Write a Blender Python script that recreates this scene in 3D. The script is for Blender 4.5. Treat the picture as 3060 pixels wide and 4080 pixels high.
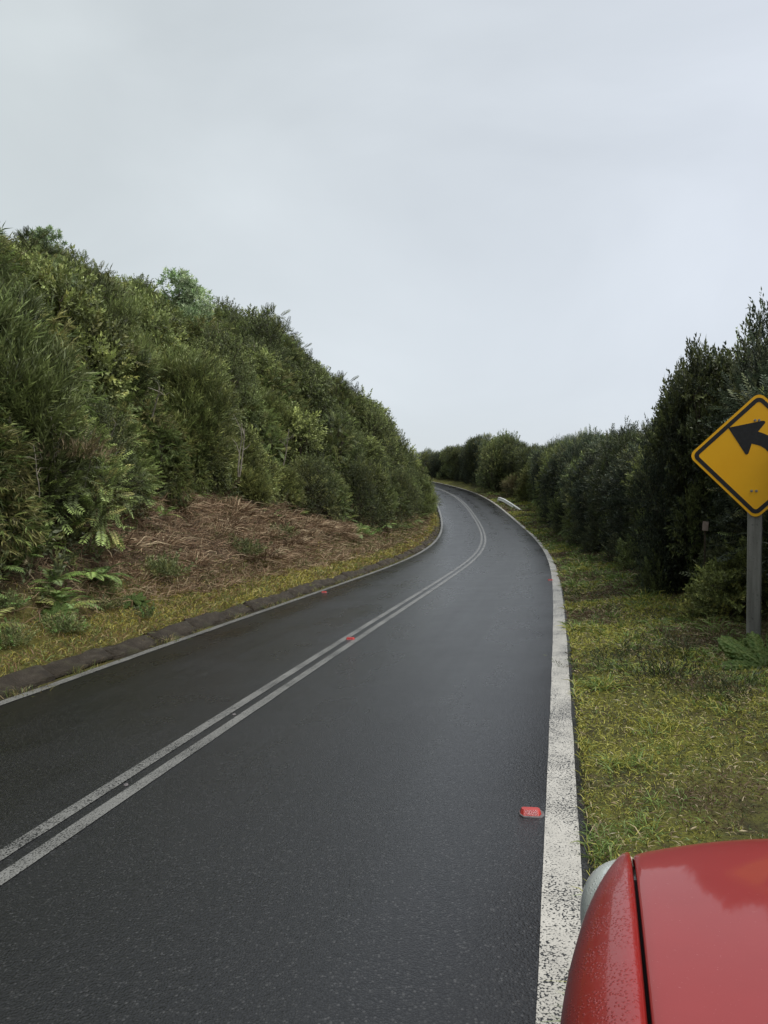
import bpy, bmesh, math
import numpy as np
from mathutils import Vector, Matrix, geometry

rng = np.random.default_rng(7)
R_ = math.radians
for o in list(bpy.data.objects): bpy.data.objects.remove(o)
scn = bpy.context.scene
COL = scn.collection

# ------------------------------------------------------------------ camera
CAMZ = 1.75; FPX = 2950.0; PITCH = R_(0.7)
cam = bpy.data.cameras.new('camera'); camo = bpy.data.objects.new('camera', cam); COL.objects.link(camo)
cam.sensor_fit = 'VERTICAL'; cam.sensor_height = 24.0; cam.lens = 24.0 * FPX / 4080.0
cam.clip_start = 0.05; cam.clip_end = 3000
camo.location = (0, 0, CAMZ); camo.rotation_euler = (R_(90) - PITCH, 0, 0)
scn.camera = camo

# ------------------------------------------------------------------ world: overcast sky
SUN_AZ = R_(120); SUN_EL = R_(60)          # azimuth clockwise from +Y (to the right)
w = bpy.data.worlds.new('World'); scn.world = w; w.use_nodes = True
nt = w.node_tree; N = nt.nodes; Lk = nt.links; N.clear()
def nd(t, **k):
    n = N.new(t)
    for a, b in k.items(): setattr(n, a, b)
    return n
wo = nd('ShaderNodeOutputWorld'); bg = nd('ShaderNodeBackground'); bg.inputs['Strength'].default_value = 0.1
sky = nd('ShaderNodeTexSky'); sky.sky_type = 'NISHITA'; sky.sun_disc = False
sky.sun_elevation = SUN_EL; sky.sun_rotation = SUN_AZ; sky.dust_density = 2.0
tc = nd('ShaderNodeTexCoord'); mp = nd('ShaderNodeMapping'); mp.inputs['Scale'].default_value = (1.0, 1.0, 2.2)
Lk.new(tc.outputs['Generated'], mp.inputs['Vector'])
n1 = nd('ShaderNodeTexNoise'); n1.inputs['Scale'].default_value = 1.7; n1.inputs['Detail'].default_value = 5; n1.inputs['Roughness'].default_value = 0.48; n1.inputs['Distortion'].default_value = 0.5
Lk.new(mp.outputs['Vector'], n1.inputs['Vector'])
cr = nd('ShaderNodeValToRGB'); e = cr.color_ramp.elements
e[0].position = 0.28; e[0].color = (2.40, 2.50, 2.55, 1); e[1].position = 0.72; e[1].color = (3.02, 3.12, 3.18, 1)
Lk.new(n1.outputs['Fac'], cr.inputs['Fac'])
# thinner, bluer cloud to the right of the road, denser grey to the left
sx = nd('ShaderNodeSeparateXYZ'); Lk.new(tc.outputs['Generated'], sx.inputs[0])
mr = nd('ShaderNodeMapRange'); mr.inputs['From Min'].default_value = -0.45; mr.inputs['From Max'].default_value = 0.6
Lk.new(sx.outputs['X'], mr.inputs['Value'])
tint = nd('ShaderNodeMix', data_type='RGBA'); tint.inputs['A'].default_value = (0.94, 0.975, 0.96, 1); tint.inputs['B'].default_value = (1.05, 1.075, 1.16, 1)
Lk.new(mr.outputs['Result'], tint.inputs['Factor'])
mul = nd('ShaderNodeMix', data_type='RGBA', blend_type='MULTIPLY'); mul.inputs['Factor'].default_value = 1
Lk.new(cr.outputs['Color'], mul.inputs['A']); Lk.new(tint.outputs['Result'], mul.inputs['B'])
mx = nd('ShaderNodeMix', data_type='RGBA'); mx.inputs['Factor'].default_value = 0.93
Lk.new(sky.outputs['Color'], mx.inputs['A']); Lk.new(mul.outputs['Result'], mx.inputs['B'])
Lk.new(mx.outputs['Result'], bg.inputs['Color']); Lk.new(bg.outputs['Background'], wo.inputs['Surface'])

sl = bpy.data.lights.new('sun', 'SUN'); sl.energy = 1.5; sl.angle = R_(32); sl.color = (1.0, 0.97, 0.93)
so = bpy.data.objects.new('sun', sl); COL.objects.link(so)
sd = Vector((math.sin(SUN_AZ) * math.cos(SUN_EL), math.cos(SUN_AZ) * math.cos(SUN_EL), math.sin(SUN_EL)))
so.rotation_euler = (-sd).to_track_quat('-Z', 'Y').to_euler(); so.location = sd * 60
scn.render.engine = 'CYCLES'
vs = scn.view_settings; vs.view_transform = 'Standard'; vs.look = 'None'; vs.exposure = 1.3; vs.gamma = 1.0; vs.use_curve_mapping = False

# ------------------------------------------------------------------ helpers
def srgb(r, g, b):
    return tuple(((c / 255) / 12.92 if c / 255 < .04045 else ((c / 255 + .055) / 1.055) ** 2.4) for c in (r, g, b))

def mesh_np(name, V, faces, mat=None, col=None, smooth=False, uv=None):
    """V (N,3); faces: list of int arrays (n,3)/(n,4)"""
    V = np.asarray(V, np.float32); faces = [np.asarray(f, np.int32) for f in faces if len(f)]
    m = bpy.data.meshes.new(name)
    m.vertices.add(len(V)); m.vertices.foreach_set('co', V.ravel())
    loops = np.concatenate([f.ravel() for f in faces]); tot = np.concatenate([np.full(len(f), f.shape[1], np.int32) for f in faces])
    st = np.concatenate([[0], np.cumsum(tot)[:-1]]).astype(np.int32)
    m.loops.add(len(loops)); m.loops.foreach_set('vertex_index', loops)
    m.polygons.add(len(tot)); m.polygons.foreach_set('loop_start', st); m.polygons.foreach_set('loop_total', tot)
    m.polygons.foreach_set('use_smooth', np.full(len(tot), smooth, bool))
    if col is not None:
        a = m.color_attributes.new('col', 'FLOAT_COLOR', 'POINT')
        c = np.ones((len(V), 4), np.float32); c[:, :3] = col; a.data.foreach_set('color', c.ravel())
    if uv is not None:
        ul = m.uv_layers.new(name='UVMap'); ul.data.foreach_set('uv', np.asarray(uv, np.float32)[loops].ravel())
    if mat: m.materials.append(mat)
    m.update(calc_edges=True)
    return m

def ob(name, mesh, parent=None, loc=None, rotz=None, scale=None):
    o = bpy.data.objects.new(name, mesh); COL.objects.link(o)
    if parent: o.parent = parent
    if loc is not None: o.location = loc
    if rotz is not None: o.rotation_euler = (0, 0, rotz)
    if scale is not None: o.scale = scale
    return o
def tag(o, label=None, cat=None, group=None, kind=None):
    if label: o['label'] = label
    if cat: o['category'] = cat
    if group: o['group'] = group
    if kind: o['kind'] = kind
    return o
def empty(name, loc, rotz=0, scale=None):
    o = ob(name, None, None, loc, rotz, scale); o.empty_display_size = .2; return o

def bm_obj(name, bm, mat, parent=None, smooth=False, loc=None):
    m = bpy.data.meshes.new(name); bm.to_mesh(m); bm.free(); m.materials.append(mat)
    if smooth:
        for p in m.polygons: p.use_smooth = True
    return ob(name, m, parent, loc)
def box_bm(bm, cx, cy, cz, sx, sy, sz, bev=0, M=None):
    r = bmesh.ops.create_cube(bm, size=1.0, matrix=(M or Matrix()) @ Matrix.Translation((cx, cy, cz)) @ Matrix.Diagonal((sx, sy, sz, 1)))
    if bev:
        vs_ = set(r['verts']); ed = [e for e in bm.edges if e.verts[0] in vs_ and e.verts[1] in vs_]
        bmesh.ops.bevel(bm, geom=ed, offset=bev, segments=2, affect='EDGES')
def tube_np(pts, rad, sides=5):
    P = np.asarray(pts, float); r = np.broadcast_to(np.asarray(rad, float), (len(P),))
    T = np.gradient(P, axis=0); T /= np.linalg.norm(T, axis=1)[:, None] + 1e-9
    ref = np.array([0.31, .95, 0.05]) if abs(T[0, 2]) > .7 else np.array([0, 0, 1.])
    A = np.cross(T, ref); A /= np.linalg.norm(A, axis=1)[:, None] + 1e-9; B = np.cross(T, A)
    a = np.arange(sides) * 2 * np.pi / sides
    V = P[:, None] + r[:, None, None] * (np.cos(a)[None, :, None] * A[:, None] + np.sin(a)[None, :, None] * B[:, None])
    V = V.reshape(-1, 3); i = np.arange(len(P) - 1)[:, None] * sides; j = np.arange(sides)[None]; k = (j + 1) % sides
    F = np.stack([i + j, i + k, i + sides + k, i + sides + j], -1).reshape(-1, 4)
    return V, F
def join_np(parts):
    V = []; F = {3: [], 4: []}; n = 0
    for v, f in parts:
        V.append(v); F[f.shape[1]].append(f + n); n += len(v)
    return np.concatenate(V), [np.concatenate(F[k]) for k in F if F[k]]

# ------------------------------------------------------------------ materials
def mat_new(name):
    m = bpy.data.materials.new(name); m.use_nodes = True
    t = m.node_tree; t.nodes.clear(); o = t.nodes.new('ShaderNodeOutputMaterial'); return m, t, o
class G:
    """tiny node-graph helper"""
    def __init__(s, t): s.t = t
    def n(s, typ, ins=None, **k):
        n = s.t.nodes.new(typ)
        for a, b in k.items(): setattr(n, a, b)
        for a, b in (ins or {}).items(): s.set(n.inputs[a], b)
        return n
    def set(s, sock, v):
        if hasattr(v, 'links') or isinstance(v, bpy.types.NodeSocket): s.t.links.new(v, sock)
        elif isinstance(v, tuple) and sock.type == 'RGBA' and len(v) == 3: sock.default_value = (*v, 1)
        else: sock.default_value = v
    def noise(s, vec, scale, detail=4, rough=.55, dist=0):
        return s.n('ShaderNodeTexNoise', {'Vector': vec, 'Scale': scale, 'Detail': detail, 'Roughness': rough, 'Distortion': dist}).outputs['Fac']
    def ramp(s, f, stops, interp='LINEAR'):
        r = s.n('ShaderNodeValToRGB', {'Fac': f}); r.color_ramp.interpolation = interp; el = r.color_ramp.elements
        while len(el) < len(stops): el.new(.5)
        for e_, (p, c) in zip(el, stops):
            e_.position = p; e_.color = (*c, 1) if isinstance(c, tuple) else (c, c, c, 1)
        return r.outputs['Color']
    def mix(s, f, a, b, blend='MIX'):
        return s.n('ShaderNodeMix', {'Factor': f, 'A': a, 'B': b}, data_type='RGBA', blend_type=blend).outputs['Result'] if False else s._mix(f, a, b, blend)
    def _mix(s, f, a, b, blend):
        n = s.t.nodes.new('ShaderNodeMix'); n.data_type = 'RGBA'; n.blend_type = blend
        s.set(n.inputs[0], f); s.set(n.inputs[6], a); s.set(n.inputs[7], b); return n.outputs[2]
    def math(s, op, a, b=0.0, c=0.0, clamp=False):
        n = s.t.nodes.new('ShaderNodeMath'); n.operation = op; n.use_clamp = clamp
        s.set(n.inputs[0], a); s.set(n.inputs[1], b); s.set(n.inputs[2], c); return n.outputs[0]
    def bump(s, h, strength=.3, dist=.01, normal=None):
        d = {'Height': h, 'Strength': strength, 'Distance': dist}
        if normal is not None: d['Normal'] = normal
        return s.n('ShaderNodeBump', d).outputs['Normal']
    def pbsdf(s, **k):
        n = s.t.nodes.new('ShaderNodeBsdfPrincipled')
        for a, b in k.items(): s.set(n.inputs[a.replace('_', ' ')], b)
        return n.outputs[0]

def foliage_mat(name, gloss=.5, trans=.22, hue=.006, val=.75, gain=1.28):
    m, t, o = mat_new(name); g = G(t)
    at = g.n('ShaderNodeAttribute', attribute_name='col').outputs['Color']
    rn = g.n('ShaderNodeObjectInfo').outputs['Random']
    h = g.math('MULTIPLY_ADD', rn, hue * 2, .5 - hue)
    v = g.math('MULTIPLY_ADD', g.math('FRACT', g.math('MULTIPLY', rn, 7.31)), val, 1 - val / 2)
    c = g.n('ShaderNodeHueSaturation', {'Hue': h, 'Saturation': .93, 'Value': g.math('MULTIPLY', v, gain), 'Color': at}).outputs[0]
    p = g.pbsdf(Base_Color=c, Roughness=gloss, Specular_IOR_Level=.35)
    tr = g.n('ShaderNodeBsdfTranslucent', {'Color': c}).outputs[0]
    mx_ = g.n('ShaderNodeMixShader', {0: trans, 1: p, 2: tr}).outputs[0]
    t.links.new(mx_, o.inputs[0]); return m
M_LEAF = foliage_mat('foliage')
M_DRY = foliage_mat('dry_plant_matter', .75, .15, .0, .1, 1.0)
M_GRASS = foliage_mat('grass_blades', .5, .25, .0, .0, 1.15)

def simple_mat(name, col, rough=.6, spec=.5, metal=0, noise=None, bump=0, bscale=60):
    m, t, o = mat_new(name); g = G(t); oc = g.n('ShaderNodeTexCoord').outputs['Object']
    c = col
    if noise:
        sc, amt = noise
        c = g.mix(g.ramp(g.noise(oc, sc, 6), [(.3, 0.), (.7, 1.)]), tuple(x * (1 - amt) for x in col), tuple(min(1, x * (1 + amt)) for x in col))
    k = dict(Base_Color=c, Roughness=rough, Specular_IOR_Level=spec, Metallic=metal)
    if bump: k['Normal'] = g.bump(g.noise(oc, bscale, 5), bump, .005)
    t.links.new(g.pbsdf(**k), o.inputs[0]); return m
M_BARK = simple_mat('bark', (.075, .06, .045), .85, .2, noise=(9, .5), bump=.5)
M_PALEBARK = simple_mat('pale_bark', (.24, .215, .17), .8, .2, noise=(14, .45), bump=.4)

# ------------------------------------------------------------------ road alignment (centre line)
X0, TH0, WL, WR = -2.6575, 0.2325, 2.2739, 2.5179
KN = np.linspace(0, 100, 15)
KA = [0.00043, -0.00078, -0.002, -0.00242, -0.00382, -0.00616, -0.0063, -0.00379, -0.0039, -0.00974, -0.01828, -0.02675, -0.035, -0.04326, -0.05151]
SLP = [0.0065, -0.0021, -0.012, -0.015, -0.0022, 0.0215, 0.0481, 0.0722, 0.0914, 0.1049, 0.1142, 0.1226, 0.1316, 0.1406, 0.1496]
BNK = [0.0288, 0.0376, 0.0384, 0.0339, 0.0239, 0.0095, 0.0012, -0.0017, -0.0028, -0.0019, -0.0005, 0.0003, 0.001, 0.0006, 0.0004]
_s = np.arange(0, 106.01, .25); _ka = np.interp(_s, KN, KA); _sl = np.interp(_s, KN, SLP)
cum = lambda a: np.concatenate([[0], np.cumsum((a[1:] + a[:-1]) / 2 * .25)])
_th = TH0 + cum(_ka); _z = cum(_sl); _x = X0 + cum(np.sin(_th)); _y = cum(np.cos(_th))
_sb = np.arange(-24, 0, .25)
S_ = np.concatenate([_sb, _s]); TH_ = np.concatenate([np.full(len(_sb), TH0), _th])
X_ = np.concatenate([X0 + _sb * math.sin(TH0), _x]); Y_ = np.concatenate([_sb * math.cos(TH0), _y]); Z_ = np.concatenate([_sb * 0, _z])
B_ = np.interp(S_, KN, BNK)
def fr(s, d, zoff=0.0):
    """road coordinates (along s, d metres right of the centre line) to world, on the road's plane"""
    s = np.asarray(s, float); d = np.asarray(d, float)
    th = np.interp(s, S_, TH_)
    return np.stack([np.interp(s, S_, X_) + np.cos(th) * d, np.interp(s, S_, Y_) - np.sin(th) * d,
                     np.interp(s, S_, Z_) + np.interp(s, S_, B_) * np.clip(d, -WL - .3, WR + .3) + zoff], -1)
EL = WL + .14; ER = WR + .215           # asphalt edges
def vnoise(x, y, seed=0):
    """cheap smooth value noise on numpy arrays"""
    x = np.asarray(x, float); y = np.asarray(y, float); xi = np.floor(x); yi = np.floor(y); fx = x - xi; fy = y - yi
    fx = fx * fx * (3 - 2 * fx); fy = fy * fy * (3 - 2 * fy)
    hsh = lambda a, b: np.modf(np.abs(np.sin(a * 127.1 + b * 311.7 + seed * 74.7) * 43758.5453))[0]
    return (hsh(xi, yi) * (1 - fx) + hsh(xi + 1, yi) * fx) * (1 - fy) + (hsh(xi, yi + 1) * (1 - fx) + hsh(xi + 1, yi + 1) * fx) * fy
def fbm(x, y, seed=0, oct=3):
    return sum(vnoise(x * 2 ** k, y * 2 ** k, seed + k) * .5 ** k for k in range(oct)) / sum(.5 ** k for k in range(oct))

# skyline of the left hill: (x/y tangent of the bearing, rise per metre forward)
def pxs(l): return np.array([((x * 1.8445 - 1530) / FPX, (2004 - y * 1.8445) / FPX) for x, y in l])
SKY_L = pxs([(-500, 340), (-250, 430), (0, 512), (60, 530), (130, 562), (200, 598), (290, 618), (340, 652), (430, 662), (480, 668), (560, 682), (630, 715), (700, 768), (770, 818), (840, 876), (900, 922), (930, 960), (970, 1010), (1100, 1060)])
SKY_R = pxs([(880, 985), (920, 957), (960, 967), (1000, 948), (1040, 940), (1090, 936), (1140, 966), (1200, 942), (1300, 930), (1410, 905), (1424, 900), (1440, 830), (1460, 795), (1490, 768), (1560, 745), (1620, 715), (1655, 680), (1720, 630), (2000, 590)])
def sky_l(X): return np.interp(X, SKY_L[:, 0], SKY_L[:, 1])
def sky_r(X): return np.interp(X, SKY_R[:, 0], SKY_R[:, 1])

def prof_l(u, s):
    near = np.interp(u, [-5, .08, .2, .38, .46, 1.5, 2.2, 3.2, 4.2, 7, 12, 30, 60], [0, -.03, -.04, .0, .085, .27, .90, 1.62, 2.25, 5.4, 10.6, 24, 30])
    far = np.interp(u, [-5, .08, .35, .8, 2.2, 4.5, 12, 30, 60], [0, -.10, .02, .22, 1.9, 4.8, 11, 23, 29])
    k = np.clip((s - 30) / 16, 0, 1); return near * (1 - k) + far * k
def prof_r(u, s):
    k = np.clip((s - 2.5) / 4, 0, 1); sl_ = .03 + .09 * k
    return np.where(u < 0, 0, np.minimum(-.025 + np.clip(u, 0, .08) * 0 + sl_ * np.clip(u - .1, 0, 8), 1.2))
VEG = 2.3
def clampz(z, x, y):
    """hill crest: smooth minimum of the cut slope and the hill's own top"""
    c = CAMZ + y * sky_l(x / np.maximum(y, 1)) - VEG - .0045 * np.clip(y - 22, 0, 60) ** 2
    c = np.where(y > 3, c, 60.)
    k = 1.2; h = np.clip(.5 + .5 * (c - z) / k, 0, 1); return np.where(z < 1.5, z, c * (1 - h) + z * h - k * h * (1 - h))
def gz_l(s, u):
    p = fr(s, -EL - np.asarray(u)); z = p[..., 2] + prof_l(u, s) + np.clip(u - .9, 0, 1) * .5 * (fbm(p[..., 0] * .8, p[..., 1] * .8, 3) - .5)
    p[..., 2] = clampz(z, p[..., 0], p[..., 1]); return p
def gz_r(s, u):
    p = fr(s, ER + np.asarray(u)); p[..., 2] += prof_r(u, s) + np.clip(u - .05, 0, .5) * .16 * (fbm(p[..., 0] * 1.3, p[..., 1] * 1.3, 5) - .5); return p
PXY = np.stack([X_, Y_], 1)[::2]; PS = S_[::2]; PZ = Z_[::2]; PT = TH_[::2]
def gz_xy(x, y):
    x = np.asarray(x, float).ravel(); y = np.asarray(y, float).ravel(); out = np.empty(len(x)); dd = np.empty(len(x)); ss = np.empty(len(x))
    for a in range(0, len(x), 20000):
        q = np.stack([x[a:a + 20000], y[a:a + 20000]], 1); D = np.linalg.norm(q[:, None] - PXY[None], axis=2); i = D.argmin(1); dm = D[np.arange(len(q)), i]
        W = np.exp(-(D - dm[:, None]) / 2.0); zr = (W * PZ).sum(1) / W.sum(1); s = (W * PS).sum(1) / W.sum(1)
        side = (q[:, 0] - PXY[i, 0]) * np.cos(PT[i]) - (q[:, 1] - PXY[i, 1]) * np.sin(PT[i])
        ul = dm - EL; ur = dm - ER
        zl = clampz(zr + prof_l(ul, s), q[:, 0], q[:, 1]); zrr = zr + prof_r(ur, s)
        z = np.where(side < 0, zl, zrr); low = np.where(side < 0, ul < 4.0, ur < 3.6)
        out[a:a + 20000] = np.where(low, z - .22, z); dd[a:a + 20000] = np.where(side < 0, -dm, dm); ss[a:a + 20000] = PS[i]
    return out, dd, ss

# ------------------------------------------------------------------ ground sheets
m, t, o = mat_new('forest_floor'); g = G(t); oc = g.n('ShaderNodeTexCoord').outputs['Object']
c = g.ramp(g.noise(oc, .9, 6, .65), [(.3, (.018, .016, .009)), (.5, (.035, .032, .016)), (.7, (.03, .04, .014))])
t.links.new(g.pbsdf(Base_Color=c, Roughness=.95, Normal=g.bump(g.noise(oc, 6, 8, .7), .9, .08)), o.inputs[0]); M_FLOOR = m
ax = np.concatenate([[-900, -500, -300, -200, -140, -100], np.arange(-75, 61, .6), [80, 120, 200, 320, 520, 900]])
ay = np.concatenate([[-900, -450, -200, -100, -60], np.arange(-32, 116, .6), [130, 160, 220, 320, 520, 900]])
gx, gy = np.meshgrid(ax, ay); z, _, _ = gz_xy(gx, gy); z = np.clip(z, -6, 40)
V = np.stack([gx.ravel(), gy.ravel(), z], 1); nx, ny = len(ax), len(ay)
i = (np.arange(ny - 1)[:, None] * nx + np.arange(nx - 1)[None]).ravel(); F = np.stack([i, i + 1, i + 1 + nx, i + nx], 1)
tag(ob('ground', mesh_np('ground', V, [F], M_FLOOR, smooth=True)), kind='structure')

def strip(name, mat, svals, cols, pos, smooth=True):
    sv, cv = np.meshgrid(svals, cols, indexing='ij'); P = pos(sv, cv); nc = len(cols)
    i = (np.arange(len(svals) - 1)[:, None] * nc + np.arange(nc - 1)[None]).ravel()
    F = np.stack([i, i + 1, i + 1 + nc, i + nc], 1)
    return mesh_np(name, P.reshape(-1, 3), [F], mat, smooth=smooth, uv=np.stack([cv.ravel(), sv.ravel()], 1))

# road: UV = (metres right of centre, metres along)
def asphalt_nodes(g, uv, oc):
    sp = g.n('ShaderNodeSeparateXYZ', {0: uv}); d, s = sp.outputs[0], sp.outputs[1]
    fine = g.noise(oc, 150, 3, .7); agg = g.n('ShaderNodeTexVoronoi', {'Vector': oc, 'Scale': 105.0}); big = g.noise(oc, .7, 5, .6); mid = g.noise(oc, 5, 4)
    st = g.n('ShaderNodeCombineXYZ', {0: g.math('MULTIPLY', d, 2.2), 1: g.math('MULTIPLY', s, .12)}).outputs[0]
    streak = g.noise(st, 1.0, 4, .6)
    base = g.mix(g.ramp(big, [(.35, 0.), (.68, 1.)]), (.0042, .0042, .0046), (.0095, .0095, .0102))
    base = g.mix(g.math('MULTIPLY', g.ramp(streak, [(.4, 0.), (.7, 1.)]), .35), base, (.0135, .0135, .0145))
    track = g.math('MULTIPLY_ADD', g.math('COSINE', g.math('MULTIPLY', g.math('SUBTRACT', g.math('ABSOLUTE', d), .62), 5.0)), .5, .5)
    sep = g.n('ShaderNodeSeparateColor', {0: agg.outputs['Color']})
    base = g.mix(g.ramp(sep.outputs[0], [(.0, .0), (.5, .1), (.9, .3), (.985, 1.)]), base, (.045, .045, .045))
    base = g.mix(g.ramp(agg.outputs['Distance'], [(.35, 0.), (.75, .75)]), base, (.004, .004, .0045))
    rough = g.math('ADD', g.math('MULTIPLY', g.math('ADD', g.math('MULTIPLY', big, .6), g.math('MULTIPLY', streak, .4)), .46), .10)
    rough = g.math('SUBTRACT', rough, g.math('MULTIPLY', track, .05))
    hgt = g.math('ADD', g.math('MULTIPLY', agg.outputs['Distance'], -1.0), g.math('MULTIPLY', fine, .5))
    nrm = g.bump(hgt, .36, .005, g.bump(mid, .08, .02))
    return base, rough, nrm, d, s, big, streak, agg
m, t, o = mat_new('asphalt'); g = G(t); uv = g.n('ShaderNodeUVMap').outputs[0]; oc = g.n('ShaderNodeTexCoord').outputs['Object']
base, rough, nrm, *_r = asphalt_nodes(g, uv, oc)
t.links.new(g.pbsdf(Base_Color=base, Roughness=rough, Normal=nrm, Specular_IOR_Level=.5), o.inputs[0]); M_ASPH = m
sv = np.concatenate([np.arange(-24, 0, 1.), np.arange(0, 105, .25)])
def road_pos(s, d):
    dj = np.where(d > WR + .2, d + .018 * (fbm(s * 7.1, s * 0, 2) - .5) * 2, np.where(d < -WL - .12, d + .04 * (fbm(s * 2.3, s * 0, 4) - .5) * 2, d))
    p = fr(s, dj); p[..., 2] -= np.where((d > WR + .2) | (d < -WL - .12), .02, 0); return p
road = ob('road', strip('road', M_ASPH, sv, [-EL, -WL - .1, -1.6, -.8, 0, .8, 1.7, WR + .19, ER], road_pos)); tag(road, kind='structure')

def paint_mat(name, white, wear, edge):
    m, t, o = mat_new(name); g = G(t); uv = g.n('ShaderNodeUVMap').outputs[0]; oc = g.n('ShaderNodeTexCoord').outputs['Object']
    base, rough, nrm, d, s, big, streak, agg = asphalt_nodes(g, uv, oc)
    wn = g.math('ADD', g.math('MULTIPLY', g.noise(oc, 120, 4, .75), .55), g.math('MULTIPLY', agg.outputs['Distance'], .35))
    wn = g.math('ADD', wn, g.math('MULTIPLY', g.noise(oc, 2.2, 4, .6), .34))
    dirt = g.noise(oc, 7, 5, .6)
    wcol = g.mix(g.ramp(dirt, [(.3, 0.), (.75, 1.)]), tuple(x * .72 for x in white), white)
    f = g.ramp(wn, [(wear, 1.), (wear + edge, 0.)])
    t.links.new(g.pbsdf(Base_Color=g.mix(f, base, wcol), Roughness=g.math('MAXIMUM', rough, .42), Normal=nrm), o.inputs[0]); return m
M_PAINT = paint_mat('edge_line_paint', (.47, .45, .40), .635, .06)
M_PAINT2 = paint_mat('centre_line_paint', (.19, .19, .178), .60, .14)
M_PAINT3 = paint_mat('left_line_paint', (.20, .20, .185), .62, .12)
def line(name, d0, d1, s0, s1, mat, jit=0, seed=0):
    sv = np.arange(s0, s1, .25)
    def pos(s, d):
        j = jit * (fbm(s * 2.9, d * 40, seed) - .5) * 2 if jit else 0
        return fr(s, d + j, .004)
    o = ob(name, strip(name, mat, sv, [d0, (d0 + d1) / 2, d1], pos)); o.parent = road; return o
line('edge_line', WR, WR + .165, -10, 104, M_PAINT, .006, 1)
line('edge_line', -WL - .12, -WL, -10, 104, M_PAINT3, .01, 2)
line('centre_line', -.135, -.042, -10, 104, M_PAINT2, .005, 3)
line('centre_line', .042, .135, -10, 104, M_PAINT2, .005, 4)
# faint survey dashes across the lanes
M_FAINT = paint_mat('faint_mark_paint', (.22, .22, .21), .55, .15)
for d0, d1, s0 in ((-1.7, -.9, 26.5), (.6, 1.75, 28.6)):
    parts = []
    for k in range(7):
        a = d0 + (d1 - d0) * k / 7; b = a + (d1 - d0) / 9
        P = fr(np.array([s0, s0, s0 + .07, s0 + .07]), np.array([a, b, b, a]), .004); parts.append((P, np.array([[0, 1, 2, 3]])))
    V, F = join_np(parts); o = ob('survey_dash', mesh_np('survey_dash', V, F, M_FAINT, uv=V[:, :2])); o.parent = road

# left verge / bank and right verge
m, t, o = mat_new('left_bank_soil'); g = G(t); oc = g.n('ShaderNodeTexCoord').outputs['Object']; uv = g.n('ShaderNodeUVMap').outputs[0]
u = g.n('ShaderNodeSeparateXYZ', {0: uv}).outputs[0]
uj = g.math('ADD', u, g.math('MULTIPLY', g.math('SUBTRACT', g.noise(oc, .8, 5), .5), 1.6))
n2 = g.noise(oc, 3, 7, .65); n3 = g.noise(oc, 22, 5, .7)
grass = g.ramp(n2, [(.3, (.05, .05, .014)), (.5, (.10, .095, .02)), (.7, (.12, .085, .028))])
brown = g.ramp(n2, [(.3, (.04, .028, .018)), (.5, (.085, .06, .037)), (.72, (.13, .10, .06))])
soil = g.ramp(n2, [(.3, (.02, .016, .011)), (.7, (.05, .045, .025))])
c = g.mix(g.ramp(uj, [(.12, 0.), (.3, 1.)]), soil, grass)
c = g.mix(g.math('MULTIPLY', g.ramp(g.math('DIVIDE', uj, 4.0), [(.35, 0.), (.5, 1.)]), 1), c, brown)
c = g.mix(g.ramp(n3, [(.3, .55), (.6, 0.)]), c, (.02, .017, .01))
t.links.new(g.pbsdf(Base_Color=c, Roughness=.95, Specular_IOR_Level=.2, Normal=g.bump(g.math('ADD', n3, n2), .9, .05)), o.inputs[0]); M_BANK = m
m, t, o = mat_new('right_verge_turf'); g = G(t); oc = g.n('ShaderNodeTexCoord').outputs['Object']
n1_ = g.noise(oc, 1.1, 5, .6); n2 = g.noise(oc, 7, 6, .65); n3 = g.noise(oc, 40, 5, .7)
c = g.ramp(n2, [(.3, (.03, .024, .014)), (.45, (.065, .058, .02)), (.58, (.10, .10, .022)), (.75, (.11, .085, .04))])
c = g.mix(g.ramp(n1_, [(.45, 0.), (.65, .8)]), c, (.17, .172, .026))
c = g.mix(g.ramp(n3, [(.35, .6), (.6, 0.)]), c, (.015, .014, .008))
t.links.new(g.pbsdf(Base_Color=c, Roughness=.9, Specular_IOR_Level=.25, Normal=g.bump(g.math('ADD', n3, n2), .9, .035)), o.inputs[0]); M_TURF = m
sv2 = np.concatenate([np.arange(-12, 0, .5), np.arange(0, 30, .15), np.arange(30, 104, .4)])
tag(ob('left_verge', strip('left_verge', M_BANK, sv2, np.array([-.06, 0, .06, .12, .2, .3, .4, .5, .6, .75, .9, 1.1, 1.3, 1.5, 1.8, 2.1, 2.4, 2.8, 3.2, 3.6, 4.0, 4.4])[::-1], gz_l)), kind='structure')
tag(ob('right_verge', strip('right_verge', M_TURF, sv2, np.concatenate([[-.07, -.01, .05, .1, .16], np.arange(.25, 4.1, .15)]),
    lambda s, u: gz_r(s, u) - np.array([0, 0, 1]) * (np.where(u < 0, .05, 0))[..., None])), kind='structure')

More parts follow.
